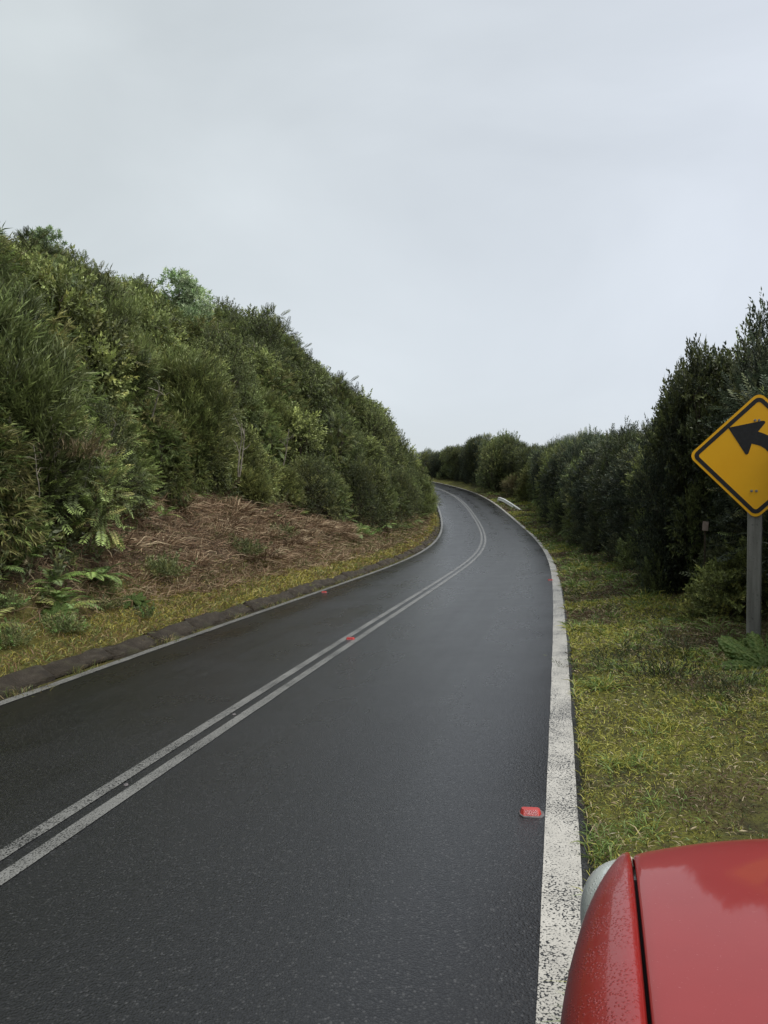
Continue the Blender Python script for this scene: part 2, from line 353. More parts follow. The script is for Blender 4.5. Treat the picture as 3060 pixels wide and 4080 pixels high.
# ------------------------------------------------------------------ foliage generator
def norm(a): return a / (np.linalg.norm(a, axis=-1, keepdims=True) + 1e-9)
def leaf_verts(b, tdir, nrm_, l, w, fold=.12, droop=.15, belly=.45):
    """arrays of n leaves -> (n,4,3): base, left, tip, right"""
    s = norm(np.cross(tdir, nrm_)); l = l[:, None]; w = w[:, None]
    mid = b + tdir * l * belly + nrm_ * w * fold
    return np.stack([b, mid - s * w / 2, b + tdir * l - nrm_ * l * droop, mid + s * w / 2], 1)
LEAF_F = np.array([[0, 1, 2], [0, 2, 3]])
def tmpl(kind, r, L=.09, W=.04):
    """one spray along +Y (normal +Z): (n,4,3) leaf vertices"""
    if kind == 'alt':
        n = 15; k = np.arange(n); y = .04 + .30 * (k / (n - 1)) ** .9; a = k * 2.4 + r.uniform(0, 6)
        el = np.radians(r.uniform(38, 62, n)) * np.linspace(1.1, .55, n)
        tdir = np.stack([np.cos(a) * np.sin(el), np.cos(el), np.sin(a) * np.sin(el)], 1)
        b = np.stack([0 * y, y, 0 * y], 1) + r.normal(0, .012, (n, 3))
        nr = norm(np.array([0, .6, 0]) - tdir * .6 + r.normal(0, .35, (n, 3)) + [0, 0, .5])
        return leaf_verts(b, tdir, nr, L * r.uniform(.7, 1.2, n), W * r.uniform(.8, 1.15, n))
    if kind == 'needle':
        n = 13; k = np.arange(n); y = .03 + .30 * k / (n - 1); a = k * 2.4
        el = np.radians(r.uniform(16, 42, n))
        tdir = norm(np.stack([np.cos(a) * np.sin(el), np.cos(el), np.sin(a) * np.sin(el)], 1))
        b = np.stack([0 * y, y, 0 * y], 1); nr = norm(np.cross(tdir, r.normal(0, 1, (n, 3))))
        return leaf_verts(b, tdir, nr, L * r.uniform(.7, 1.3, n), W * r.uniform(.8, 1.2, n), 0, .02)
    if kind == 'whorl':
        n = 10; a = np.arange(n) * 2.4 + r.uniform(0, 6); el = np.radians(np.linspace(20, 88, n)) + r.normal(0, .1, n)
        tdir = np.stack([np.cos(a) * np.sin(el), np.cos(el), np.sin(a) * np.sin(el)], 1)
        b = np.stack([0 * a, .16 - np.linspace(0, .07, n), 0 * a], 1)
        nr = norm(np.array([0, 1, 0]) - tdir * tdir[:, 1:2] + r.normal(0, .12, (n, 3)))
        return leaf_verts(b, tdir, nr, L * r.uniform(.75, 1.15, n), W * r.uniform(.8, 1.1, n), .1, .12)
    if kind == 'bamboo':
        n = 9; k = np.arange(n); a = np.radians(r.uniform(-65, 65, n)); y = .02 + .22 * k / (n - 1)
        tdir = norm(np.stack([np.sin(a), np.cos(a), r.uniform(-.45, .25, n)], 1))
        b = np.stack([0 * y, y, 0 * y], 1); nr = norm(np.array([0, 0, 1.]) + r.normal(0, .35, (n, 3)))
        return leaf_verts(b, tdir, norm(nr - tdir * (nr * tdir).sum(1, keepdims=True)), L * r.uniform(.6, 1.25, n), W * r.uniform(.8, 1.2, n), .05, .18, .35)
    if kind == 'pinnate':
        n = 18; k = np.arange(n) // 2; sd_ = np.where(np.arange(n) % 2, 1, -1); y = .03 + .30 * k / (n // 2 - 1)
        a = np.radians(62) * sd_; prof = np.sin(np.clip((k + 1.2) / (n // 2 + .6), 0, 1) * np.pi) ** .6
        tdir = norm(np.stack([np.sin(a), np.cos(a) * np.ones(n), -.12 + r.normal(0, .1, n)], 1))
        b = np.stack([0 * y, y, -.25 * (y / .33) ** 2 * .12], 1)
        return leaf_verts(b, tdir, norm(np.array([[0, 0, 1.]]) + r.normal(0, .12, (n, 3))), L * (.35 + .75 * prof), W * (.6 + .5 * prof), .1, .1)

def frames(dirs, upbias, r):
    y = norm(dirs)
    up = np.tile([0, 0, 1.], (len(y), 1)) if upbias else r.normal(0, 1, (len(y), 3))
    up = up + r.normal(0, .25, up.shape); zax = norm(up - y * (up * y).sum(1, keepdims=True)); xax = np.cross(y, zax)
    return np.stack([xax, y, zax], 2)          # columns

def crown_np(r, lobes, nspray, kind, L, W, cols, upw=.5, flat=False, size=1.0, inner=.25, jit=.35, hang=0.0):
    """lobes: list of (centre, radius). Returns vertices, faces, colours and the spray roots."""
    C = np.array([l[0] for l in lobes]); Rr = np.array([l[1] for l in lobes]); cc = C.mean(0)
    p = Rr ** 2 / (Rr ** 2).sum(); li = r.choice(len(lobes), nspray * 2, p=p)
    d = norm(r.normal(0, 1, (nspray * 2, 3))); outw = norm(C[li] - cc + [0, 0, .35])
    keep = (d * outw).sum(1) + d[:, 2] * .35 > r.uniform(-.9, .25, len(d)); d = d[keep][:nspray]; li = li[keep][:nspray]
    rad = np.where(r.random(len(d)) < inner, r.uniform(.35, .8, len(d)), r.uniform(.82, 1.06, len(d)))
    P = C[li] + d * (Rr[li] * rad)[:, None]
    D = d + np.array([0, 0, upw]) + r.normal(0, jit, d.shape)
    if hang: D[:, 2] -= hang * r.random(len(D))
    Fm = frames(D, flat, r); T = [tmpl(kind, r, L, W) for _ in range(5)]
    sc = size * r.uniform(.7, 1.25, len(P)); ti = r.integers(0, 5, len(P)); cols = np.array(cols)
    lobe_c = r.integers(0, len(cols), len(lobes)); lobe_v = r.uniform(.5, 1.5, len(lobes))
    Vs, Cs = [], []
    for k in range(5):
        q = np.where(ti == k)[0]
        if not len(q): continue
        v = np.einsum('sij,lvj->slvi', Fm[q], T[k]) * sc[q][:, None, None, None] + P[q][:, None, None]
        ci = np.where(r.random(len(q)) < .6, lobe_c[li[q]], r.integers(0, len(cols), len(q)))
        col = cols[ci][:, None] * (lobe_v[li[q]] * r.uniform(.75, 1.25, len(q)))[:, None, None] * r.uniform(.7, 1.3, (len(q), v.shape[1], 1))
        tip_light = np.clip(T[k][:, 0, 1] / .33, 0, 1)[None, :, None]; col = col * (.5 + tip_light * np.array([1.1, 1.15, .8]))   # paler new growth at tips; inner leaves darkened to paint the crown's inner shade
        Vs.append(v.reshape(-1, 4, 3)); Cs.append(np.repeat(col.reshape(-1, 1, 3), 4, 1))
    V = np.concatenate(Vs); Cc = np.concatenate(Cs); n = len(V)
    F = (np.arange(n)[:, None, None] * 4 + LEAF_F[None]).reshape(-1, 3)
    return V.reshape(-1, 3), F, Cc.reshape(-1, 3), P
def stems_np(r, lobes, P, base_r=.04, ntwig=60, spread=.12, nst=5):
    parts = []; C = [l[0] for l in lobes]
    for k, c in enumerate(C):
        c = np.array(c); b = np.array([r.normal(0, spread), r.normal(0, spread), -.25]); tt = np.linspace(0, 1, 6)[:, None]
        mid = b * .4 + c * .6 + r.normal(0, .12, 3) + [0, 0, -.15]
        pts = (1 - tt) ** 2 * b + 2 * tt * (1 - tt) * mid + tt ** 2 * c
        pts[1:-1] += r.normal(0, .025, (4, 3))
        parts.append(tube_np(pts, np.linspace(base_r * r.uniform(.6, 1.1), base_r * .3, 6), 5))
    for p in P[r.integers(0, len(P), ntwig)]:
        c = np.array(C[int(np.argmin([np.linalg.norm(p - np.array(q)) for q in C]))])
        parts.append(tube_np([c, (c + p) / 2 + r.normal(0, .05, 3), p], [base_r * .3, base_r * .2, base_r * .1], 4))
    return join_np(parts)
def dome_lobes(r, R, H, n=13, lo=.12, rl=(.24, .40)):
    L_ = []; n = int(n * 1.7)
    for k in range(n):
        a = k * 2.4 + r.uniform(-.5, .5); f = (k + .5) / n; rr = R * .74 * math.sqrt(f) * r.uniform(.75, 1.18)
        zt = H * (lo + (.84 - lo) * (1 - f ** 1.6) * r.uniform(.6, 1.12))
        L_.append((np.array([rr * math.cos(a), rr * math.sin(a), zt]), R * r.uniform(*rl)))
    for k in range(7):                                  # stray shoots that break the outline
        a = r.uniform(0, 6.28); f = r.uniform(.1, .9)
        L_.append((np.array([R * .85 * f * math.cos(a), R * .85 * f * math.sin(a), H * (.95 - .45 * f * f)]), R * r.uniform(.10, .18)))
    return L_
def column_lobes(r, R, H, n=14, rl=(.28, .44)):
    L_ = []; n = int(n * 1.5)
    for k in range(n):
        f = (k + .5) / n; a = k * 2.4 + r.uniform(-.5, .5); rr = R * .72 * r.uniform(.45, 1.2) * (1 - .12 * f)
        L_.append((np.array([rr * math.cos(a), rr * math.sin(a), H * (.05 + .82 * f)]), R * r.uniform(*rl) * (1.05 - .15 * f)))
    for k in range(7):
        a = r.uniform(0, 6.28); f = r.uniform(.1, 1.0)
        L_.append((np.array([R * .6 * f * math.cos(a), R * .6 * f * math.sin(a), H * r.uniform(.86, .98)]), R * r.uniform(.09, .16)))
    return L_

SPEC = {}
def species(key, name, look, lobes, nspray, kind, L, W, cols, bark=None, **k):
    r = np.random.default_rng(abs(hash_str(key)) % 9999)
    kk = {a: k[a] for a in ('upw', 'flat', 'size', 'inner', 'jit', 'hang') if a in k}
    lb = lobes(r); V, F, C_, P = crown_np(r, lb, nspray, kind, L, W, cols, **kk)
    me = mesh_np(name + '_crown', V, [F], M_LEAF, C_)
    sv_, sf = stems_np(r, lb, P, k.get('stem', .035), k.get('ntwig', 60), k.get('spread', .12))
    st = mesh_np(name + '_trunk', sv_, sf, bark or M_BARK, smooth=True)
    SPEC[key] = (name, look, me, st, float(np.quantile(V[:, 2], .995)))
def hash_str(s_): return sum((i + 1) * ord(ch) * 31 for i, ch in enumerate(s_))

OLIVE = [(.094, .112, .036), (.115, .126, .042), (.076, .094, .034), (.135, .138, .046)]
DARK = [(0.0626, 0.0765, 0.0300), (0.0799, 0.0908, 0.0340), (0.0518, 0.0622, 0.0260), (0.1004, 0.1040, 0.0370)]
MID = [(0.0996, 0.1160, 0.0400), (0.1251, 0.1400, 0.0460), (0.0837, 0.0980, 0.0370), (0.1484, 0.1480, 0.0480)]
BLUEDK = [(.036, .048, .034), (.047, .059, .040), (.030, .040, .029), (.060, .066, .039)]
PALE = [(.20, .25, .15), (.16, .21, .115), (.25, .285, .19), (.12, .17, .08)]
BAMB = [(.110, .150, .045), (.140, .165, .050), (.088, .125, .040), (.165, .155, .060)]
FERNY = [(.100, .132, .042), (.122, .150, .046), (.088, .112, .040), (.140, .132, .050)]
BRIGHT = [(0.167, 0.250, 0.059), (0.130, 0.234, 0.053), (0.203, 0.250, 0.084)]
RUST = [(.115, .085, .046), (.09, .076, .040), (.08, .09, .034)]
species('fine1', 'broom_shrub', 'olive feathery', lambda r: dome_lobes(r, 1.25, 2.3, 13), 3400, 'needle', .12, .018, OLIVE, upw=.9, jit=.25)
species('fine2', 'broom_shrub', 'dark olive feathery', lambda r: dome_lobes(r, 1.15, 2.7, 12), 3200, 'needle', .12, .019, OLIVE[:1] + DARK[1:2] + OLIVE[2:3], upw=1.0, jit=.25)
species('box1', 'small_leaved_shrub', 'dark green small-leaved', lambda r: dome_lobes(r, 1.3, 2.5, 15), 2300, 'alt', .062, .03, DARK, size=.9)
species('box2', 'small_leaved_shrub', 'dark brownish green small-leaved', lambda r: dome_lobes(r, 1.2, 2.9, 14), 2200, 'alt', .064, .03, DARK[:2] + RUST[2:] + OLIVE[2:3], size=.9)
species('laur1', 'leafy_shrub', 'mid green leafy', lambda r: dome_lobes(r, 1.25, 2.6, 13), 1700, 'alt', .085, .042, MID)
species('laur2', 'leafy_shrub', 'green glossy-leaved', lambda r: dome_lobes(r, 1.15, 2.9, 12), 1600, 'alt', .08, .038, MID[:2] + DARK[:2], hang=.8)
species('pale1', 'pale_leaved_tree', 'pale grey-green large-leaved', lambda r: dome_lobes(r, 1.15, 3.0, 14), 1500, 'whorl', .14, .042, PALE, M_PALEBARK, stem=.045)
species('bright1', 'leafy_shrub', 'fresh bright green', lambda r: column_lobes(r, .9, 2.9, 12), 1300, 'whorl', .13, .036, BRIGHT, upw=.6)
species('bamb1', 'bamboo_thicket', 'yellow-green thin-leaved bamboo', lambda r: dome_lobes(r, 1.3, 2.5, 14), 2600, 'bamboo', .19, .021, BAMB, M_PALEBARK, upw=.25, flat=True, hang=.7, stem=.018, ntwig=120)
species('pinn1', 'feather_leaved_shrub', 'green feather-leaved layered', lambda r: dome_lobes(r, 1.3, 2.6, 14), 1500, 'pinnate', .085, .028, FERNY, upw=.05, flat=True, size=1.05)
species('pinn2', 'feather_leaved_shrub', 'dark feather-leaved', lambda r: dome_lobes(r, 1.2, 3.0, 14), 1500, 'pinnate', .08, .027, DARK + FERNY[:1], upw=.1, flat=True, size=1.0)
species('rust1', 'twiggy_shrub', 'reddish brown twiggy', lambda r: dome_lobes(r, 1.1, 2.2, 12), 2000, 'needle', .09, .012, RUST, upw=.7, ntwig=160)
species('hedge1', 'hedge_shrub', 'dark blue-green small-leaved', lambda r: column_lobes(r, 1.15, 3.6, 18), 3100, 'alt', .07, .034, BLUEDK, size=.95, upw=.6)
species('hedge2', 'hedge_shrub', 'dense dark evergreen', lambda r: column_lobes(r, 1.2, 3.6, 17), 2900, 'alt', .075, .035, BLUEDK[:2] + DARK[:2], size=.95, upw=.8)
species('hedge3', 'hedge_shrub', 'dusky feather-leaved', lambda r: column_lobes(r, 1.15, 3.5, 16), 1900, 'pinnate', .08, .027, BLUEDK + FERNY[2:], upw=.3, flat=True)
species('hedge4', 'hedge_shrub', 'brownish dark twiggy', lambda r: column_lobes(r, 1.15, 3.4, 16), 2600, 'needle', .12, .019, [BLUEDK[1], RUST[2], OLIVE[2], BLUEDK[3]], upw=.5, ntwig=140)

def plant(key, loc, rot, sxy, sz, label, cat='shrub', group=None):
    name, look, me, st, H = SPEC[key]
    root = empty(name, loc, rot, (sxy, sxy, sz))
    c_ = ob('crown', me, root); b_ = ob('trunk', st, root)
    tag(root, label, cat, group); return root

# ---- left hillside thicket -------------------------------------------------
def umin_left(s):
    return np.interp(s, [0, 10, 11.4, 13, 16, 18, 22, 26, 32, 38, 46, 60, 75, 100], [2.05, 2.05, 2.5, 3.4, 3.9, 3.9, 3.4, 2.7, 2.2, 1.8, 1.3, 1.0, .9, .9])
cand = []
r = np.random.default_rng(21)
NX = 15000
sx_ = r.uniform(-1, 92, NX); ux_ = r.uniform(.8, 40, NX) ** 1.0
th = np.interp(sx_, S_, TH_); px = np.interp(sx_, S_, X_) - np.cos(th) * (EL + ux_); py = np.interp(sx_, S_, Y_) + np.sin(th) * (EL + ux_)
gzv, dv, ssv = gz_xy(px, py)
uu = -dv - EL
# keep points truly left of the road, inside a widened view cone, and not far behind the crest
raw = prof_l(uu, ssv) + np.interp(ssv, S_, Z_)
ok = (dv < 0) & (uu > umin_left(ssv) - .05) & (py > 2.0) & (px / np.maximum(py, .1) > -.78) & (px / py < .14) & (raw - gzv < 5.0) & (py < 92)
idx = np.where(ok)[0]; taken = []
first = [i for i in idx if uu[i] < umin_left(ssv[i]) + .5]; rest = [i for i in idx if uu[i] >= umin_left(ssv[i]) + .5]
for i in first + rest:
    rr = math.hypot(px[i], py[i]); md = np.interp(rr, [8, 15, 30, 60], [.85, .95, 1.2, 1.75])
    if all((px[i] - px[j]) ** 2 + (py[i] - py[j]) ** 2 > md * md for j in taken): taken.append(i)
print('LEFT SHRUBS', len(taken))
def pick_left(X, el, rr, u, r):
    if X < -.26 and el < .17: w_ = dict(bamb1=6, fine1=2, pinn1=3, fine2=1, laur1=1.2, box1=.8)
    elif X < -.26: w_ = dict(pinn2=2, box1=2, fine2=.8, pinn1=2.5, laur1=2, laur2=1, pale1=.5, fine1=1, bamb1=.6)
    elif rr < 32: w_ = dict(fine1=1, fine2=.8, laur1=2.2, laur2=2.5, pinn2=2.2, box1=2.2, box2=2, pinn1=1.8, bamb1=.5, rust1=.12)
    else: w_ = dict(box1=3, box2=3, laur2=2, pinn2=2.5, fine2=1, laur1=1.8, pinn1=1, rust1=.12, pale1=.25)
    k = list(w_); p = np.array([w_[a] for a in k], float); return k[r.choice(len(k), p=p / p.sum())]
ZONE = [('in the thicket low on the near left slope', lambda X, h: X < -.25 and h < 1.2), ('high on the left hillside', lambda X, h: h >= .62 * 1 and X < -.25),
        ('above the brown bracken bank', lambda X, h: X < 0), ('on the left slope towards the bend', lambda X, h: True)]
SPECIALS = []   # (x, y) spots kept free for the individually described plants
def at_px(x, y, dep):
    """world point for a photograph pixel (1659-wide view) at a forward depth"""
    return np.array([(x * 1.8445 - 1530) / FPX * dep, dep, CAMZ + (2004 - y * 1.8445) / FPX * dep])
for i in taken:
    x, y = px[i], py[i]; X = x / y; rr = math.hypot(x, y); gz = gzv[i] if uu[i] > 4.2 else float(gz_l(ssv[i], uu[i])[2])
    el = (gz + 1.5 - CAMZ) / y
    key = pick_left(X, el, rr, uu[i], r)
    edge = uu[i] < umin_left(ssv[i]) + 1.0
    s0 = r.uniform(.55, .78) if edge else r.uniform(.78, 1.12)
    s0 *= np.interp(rr, [20, 60], [1.0, 1.35]); H = SPEC[key][4]
    # tops stay close to the hill's skyline
    top = CAMZ + y * sky_l(X) * r.uniform(.97, 1.03) + r.uniform(-.35, .2) + (.55 if r.random() < .12 else 0); sz = s0 * r.uniform(.9, 1.2)
    if gz + H * sz > top or (uu[i] > 3 and top - gz < H * 1.75 and raw[i] - gzv[i] > -1.2): sz = min(max(.45, (top - gz) / H), 1.12 * s0)
    sxy = s0 if sz > .6 * s0 else s0 * .85
    h = el / max(sky_l(X), .05); dx = (X * FPX + 1530) / 1.8445
    hz_ = 'low on' if h < .4 else 'midway up' if h < .72 else 'high on'
    bin_ = 'at the left edge' if dx < 120 else 'left of the skyline tree' if dx < 300 else 'under the skyline tree' if dx < 470 else 'near the bare stems' if dx < 640 else 'near the bright shrub' if dx < 790 else 'beside the far bend'
    size_ = 'small ' if sxy < .74 else 'large ' if sxy > 1.0 else ''
    lab = f'{size_}{SPEC[key][1]} {"clump" if key == "bamb1" else "tree" if key == "pale1" else "shrub"} {hz_} the left hill {bin_}'; zone = hz_ + ' the left hill ' + bin_
    plant(key, (x, y, gz - .12), r.uniform(0, 6.28), sxy, sz, lab, 'bamboo' if key == 'bamb1' else 'tree' if key == 'pale1' else 'shrub', SPEC[key][1] + ' plants ' + zone)

def ground_px(x, y):
    """where the sight line through a photograph pixel meets the right verge"""
    deps = np.arange(2.5, 30, .05); P_ = np.stack([at_px(x, y, d_) for d_ in deps]); gzs, d2, s2 = gz_xy(P_[:, 0], P_[:, 1]); q = int(np.argmax(P_[:, 2] <= gzs + .22)); return float(P_[q, 0]), float(P_[q, 1]), float(gzs[q] + .22)
# individually recognisable plants of the left hill
def special(key, x, ybase, ytop, dep, width, label, cat='shrub'):
    deps = np.linspace(dep * .75, dep * 1.5, 60); pts = np.stack([at_px(x, ytop, d_) for d_ in deps]); gzs, d2, s2 = gz_xy(pts[:, 0], pts[:, 1]); H = SPEC[key][4]
    q = int(np.argmin(np.abs(pts[:, 2] - gzs - H * width * 1.05) + np.where(d2 < -EL - 1, 0, 9)))
    plant(key, (pts[q, 0], pts[q, 1], gzs[q] - .1), r.uniform(0, 6), width, float(np.clip((pts[q, 2] - gzs[q] + .1) / H, .5 * width, 1.2 * width)), label, cat)
special('pale1', 397, 740, 592, 25, 1.15, 'tall pale grey-green tree breaking the skyline of the left hill', 'tree')
special('pale1', 95, 640, 500, 24, 1.3, 'broad pale green large-leaved tree high up at the left edge', 'tree')
special('pale1', 150, 680, 600, 23, .8, 'smaller pale-leaved tree just below the broad pale tree', 'tree')
special('fine1', 405, 930, 765, 19, 1.15, 'big rounded olive broom-like shrub in the middle of the left hill')
special('bright1', 712, 1010, 895, 26, 1.0, 'bright fresh green shrub standing out above the bracken bank')
special('fine1', 195, 830, 745, 16.5, .75, 'yellowish feathery shrub with upright shoots on the left slope')
special('pale1', 640, 860, 785, 33, .8, 'small silvery-leaved tree below the crest of the left hill', 'tree')
special('laur2', 520, 1000, 915, 21, .7, 'green arching leafy shrub above the bracken near the pale stems')
special('pinn2', 590, 760, 672, 33, 1.35, 'dark spreading flat-topped tree on the crest of the left hill', 'tree')
special('rust1', 565, 960, 900, 27, .7, 'reddish brown dying shrub beside the bright green shrub')

# ---- right hedge ------------------------------------------------------------
def uhedge(s): return np.interp(s, [0, 5, 10, 14, 20, 33, 44, 50, 58, 66, 75, 100], [3.3, 3.2, 2.35, 2.1, 1.9, 1.4, 1.4, 2.0, 2.9, 2.6, 2.0, 2.0])
r = np.random.default_rng(5); nR = 0
s = 2.0
while s < 103:
    for row in range(2):
        sj = s + r.uniform(-.3, .3) + row * .6; u_ = float(uhedge(sj)) + .75 + row * 1.7 + r.uniform(-.15, .25)
        p = gz_r(np.array(sj), np.array(u_)); x, y, gz = [float(v) for v in p]
        if y < 1: continue
        X = x / y
        key = r.choice(['hedge1', 'hedge2', 'hedge3', 'hedge4', 'box1', 'pinn2'], p=[.27, .24, .17, .13, .10, .09])
        
        H = SPEC[key][4]; top = CAMZ + y * min(float(sky_r(X)), float(sky_r(X - .85 / y))) + r.uniform(-.5, .22) * np.interp(y, [10, 60], [1, 1.6]) - (0 if row else .12)
        sz = np.clip((top - gz) / H, .5, 1.9); sxy = r.uniform(.78, .95) * np.interp(y, [10, 60], [1, 1.15])
        near = next(n_ for lim, n_ in ((7, 'right of the sign'), (11, 'behind the sign'), (16, 'left of the sign'), (24, 'on the near straight verge'), (34, 'midway along the verge'), (45, 'farther along the verge'), (56, 'before the fallen guardrail'), (66, 'behind the fallen guardrail'), (80, 'on the far bend'), (999, 'past the far bend')) if s < lim)
        bush = 'bush in the hedge back row' if row else 'bush in the hedge front row'
        lab = f'{"tall " if sz > 1.15 else ""}{SPEC[key][1]} {bush} {near}'
        plant(key, (x, y, gz - .1), r.uniform(0, 6.28), sxy, sz, lab, 'hedge bush', 'bushes of the hedge ' + near); nR += 1
    s += np.interp(s, [2, 20, 60, 100], [1.15, 1.35, 1.7, 2.0])
print('RIGHT SHRUBS', nR)
def special_r(key, x, ytop, dep, width, label, cat='shrub', gz0=None):
    p = at_px(x, ytop, dep); gz, d_, s_ = gz_xy([p[0]], [p[1]]); b = float(gz[0]) - .1
    plant(key, (p[0], p[1], b), r.uniform(0, 6), width, (p[2] - b) / SPEC[key][4], label, cat)
special_r('hedge1', 1468, 855, 12.6, .5, 'dark upright bush ending the tall part of the right hedge')
special_r('hedge2', 1515, 765, 12.2, .6, 'tall dark bush with upright shoots against the sky at right')
special_r('pinn1', 1600, 775, 11.8, .5, 'loose brownish feather-leaved sapling above the yellow sign', 'tree')
special_r('hedge1', 1692, 672, 10.2, .6, 'dark conical treetop at the right edge above the sign', 'tree')
special_r('laur1', 1590, 1190, 9.3, .45, 'low bright leafy shrub behind the sign post')
special_r('fine1', 1165, 1000, 62, 1.6, 'yellow-brown bush on the right bank behind the fallen guardrail')
special_r('rust1', 1130, 1020, 66, 1.8, 'brown twiggy bush above the fallen guardrail')
special_r('box1', 1085, 938, 72, 1.9, 'rounded green bush topping the bank beyond the fallen guardrail')

# ------------------------------------------------------------------ undergrowth on the hill (stuff)
def sprays_at(name, P, D, kind, L, W, cols, size, r, flat=False, mat=None, colfn=None):
    Fm = frames(D, flat, r); T = [tmpl(kind, r, L, W) for _ in range(4)]; cols = np.array(cols); Vs, Cs = [], []
    sc = size * r.uniform(.6, 1.3, len(P)); ti = r.integers(0, 4, len(P))
    for k in range(4):
        q = np.where(ti == k)[0]
        v = np.einsum('sij,lvj->slvi', Fm[q], T[k]) * sc[q][:, None, None, None] + P[q][:, None, None]
        c_ = cols[r.integers(0, len(cols), len(q))][:, None] * r.uniform(.65, 1.3, (len(q), v.shape[1], 1))
        Vs.append(v.reshape(-1, 4, 3)); Cs.append(np.repeat(c_.reshape(-1, 1, 3), 4, 1))
    V = np.concatenate(Vs); n = len(V); F = (np.arange(n)[:, None, None] * 4 + LEAF_F[None]).reshape(-1, 3)
    return mesh_np(name, V.reshape(-1, 3), [F], mat or M_LEAF, np.concatenate(Cs).reshape(-1, 3))
r = np.random.default_rng(77)
n = 60000; s_r = r.uniform(0, 80, n); u_r = r.uniform(0, 1, n) ** 1.3 * 14
um = umin_left(s_r); k = u_r > um - .35; s_r, u_r = s_r[k], u_r[k]; P = gz_l(s_r, u_r)
X = P[:, 0] / np.maximum(P[:, 1], .1); k = (P[:, 1] > 3) & (X > -.7); P = P[k]
wgt = np.minimum(1, 12 / P[:, 1]); k = r.random(len(P)) < wgt; P = P[k][:8000]
P[:, 2] += r.uniform(-.05, .45, len(P)) * np.interp(P[:, 1], [8, 40], [1, 1.8])
D = norm(np.array([.35, -.5, .7]) + r.normal(0, .5, P.shape))
tag(ob('undergrowth', sprays_at('undergrowth', P, D, 'alt', .075, .034, DARK + DARK + MID[:2] + RUST[1:2], 1.25, r)),  # mostly dark leaf colours, lowered to paint shade between the shrubs
    'dense leafy undergrowth between the shrubs on the left hillside', 'undergrowth', kind='stuff')

# ------------------------------------------------------------------ grass and thatch (stuff)
def blades(name, P, D, h, w_, cols, mat, droop=.5, r=rng):
    """one bent blade per point: 2 base + 2 mid + 1 tip vertices"""
    D = norm(D); side = norm(np.cross(D, r.normal(0, 1, D.shape))); h = h[:, None]; w_ = w_[:, None]
    mid = P + D * h * .55; lean = norm(D * [1, 1, 0] + r.normal(0, .35, D.shape) * [1, 1, .2])
    tip = mid + (D * (1 - droop) + lean * droop) * h * .5 - np.array([0, 0, 1]) * h * .18 * droop
    V = np.stack([P - side * w_ / 2, P + side * w_ / 2, mid + side * w_ * .4, mid - side * w_ * .4, tip], 1).reshape(-1, 3)
    b = np.arange(len(P))[:, None] * 5
    return mesh_np(name, V, [b + np.array([[0, 1, 2, 3]]), b + np.array([[3, 2, 4]])], mat, np.repeat(cols, 5, 0))
def pal(cols, wts, r):
    cols = np.array(cols); W = np.cumsum(wts / wts.sum(1, keepdims=True), 1); q = (r.random((len(W), 1)) > W).sum(1).clip(0, len(cols) - 1); return cols[q] * r.uniform(.7, 1.3, (len(W), 1))
# right verge turf
r = np.random.default_rng(31); n = 420000
s_r = 1.2 + 70 * r.random(n) ** 2.6; u_r = -.02 + r.random(n) * 3.3
k = u_r < uhedge(s_r) + .7; s_r, u_r = s_r[k], u_r[k]; P = gz_r(s_r, u_r)
k = (P[:, 1] > 1.6) & (P[:, 0] / P[:, 1] < .72); P = P[k]; s_r, u_r = s_r[k], u_r[k]; rr = np.linalg.norm(P[:, :2], axis=1)
f1 = fbm(P[:, 0] * .75, P[:, 1] * .75, 11); f2 = fbm(P[:, 0] * 2.6, P[:, 1] * 2.6, 17); f3 = fbm(P[:, 0] * 6, P[:, 1] * 6, 23)
gap = r.random(len(P)) < np.clip(1.45 - 1.6 * np.clip(f3 - .25, 0, 1) - .9 * (np.clip(.5 - f2, 0, 1)) * 2, .15, 1); P, rr, f1, f2, f3, u_r, s_r = [a[gap] for a in (P, rr, f1, f2, f3, u_r, s_r)]
MOSS, GRN, STRAW, BRN, DKG = (.30, .29, .040), (.15, .225, .05), (.38, .31, .17), (.12, .078, .044), (.07, .085, .027)
hed = np.clip((u_r - uhedge(s_r) + .8) / .8, 0, 1)
wts = np.stack([.12 + 5 * np.clip(f1 - .47, 0, 1) * 4, .35 + 4 * np.clip(f2 - .53, 0, 1) * 4, .32 + .8 * (f3 > .6), .35 + 9 * np.clip(.47 - f1, 0, 1) * 4 + 1.5 * hed, .4 + 3 * np.clip(.45 - f2, 0, 1) * 4 + hed], 1)
C_ = pal([MOSS, GRN, STRAW, BRN, DKG], wts, r)
tall = np.clip(f2 - .58, 0, 1) * 5
h = r.uniform(.02, .06, len(P)) * (1 + 2.6 * tall) * np.interp(rr, [3, 20], [1, 1.8]); w_ = np.maximum(.0042, rr * .0010) * r.uniform(.7, 1.4, len(P))
D = np.stack([r.normal(0, .8, len(P)), r.normal(0, .8, len(P)), r.uniform(.25, 1.0, len(P))], 1)
P[:, 2] -= .006
tag(ob('verge_grass', blades('verge_grass', P, D, h, w_, C_, M_GRASS, .6, r)), 'short mossy grass with straw and brown patches on the right verge', 'grass', kind='stuff')
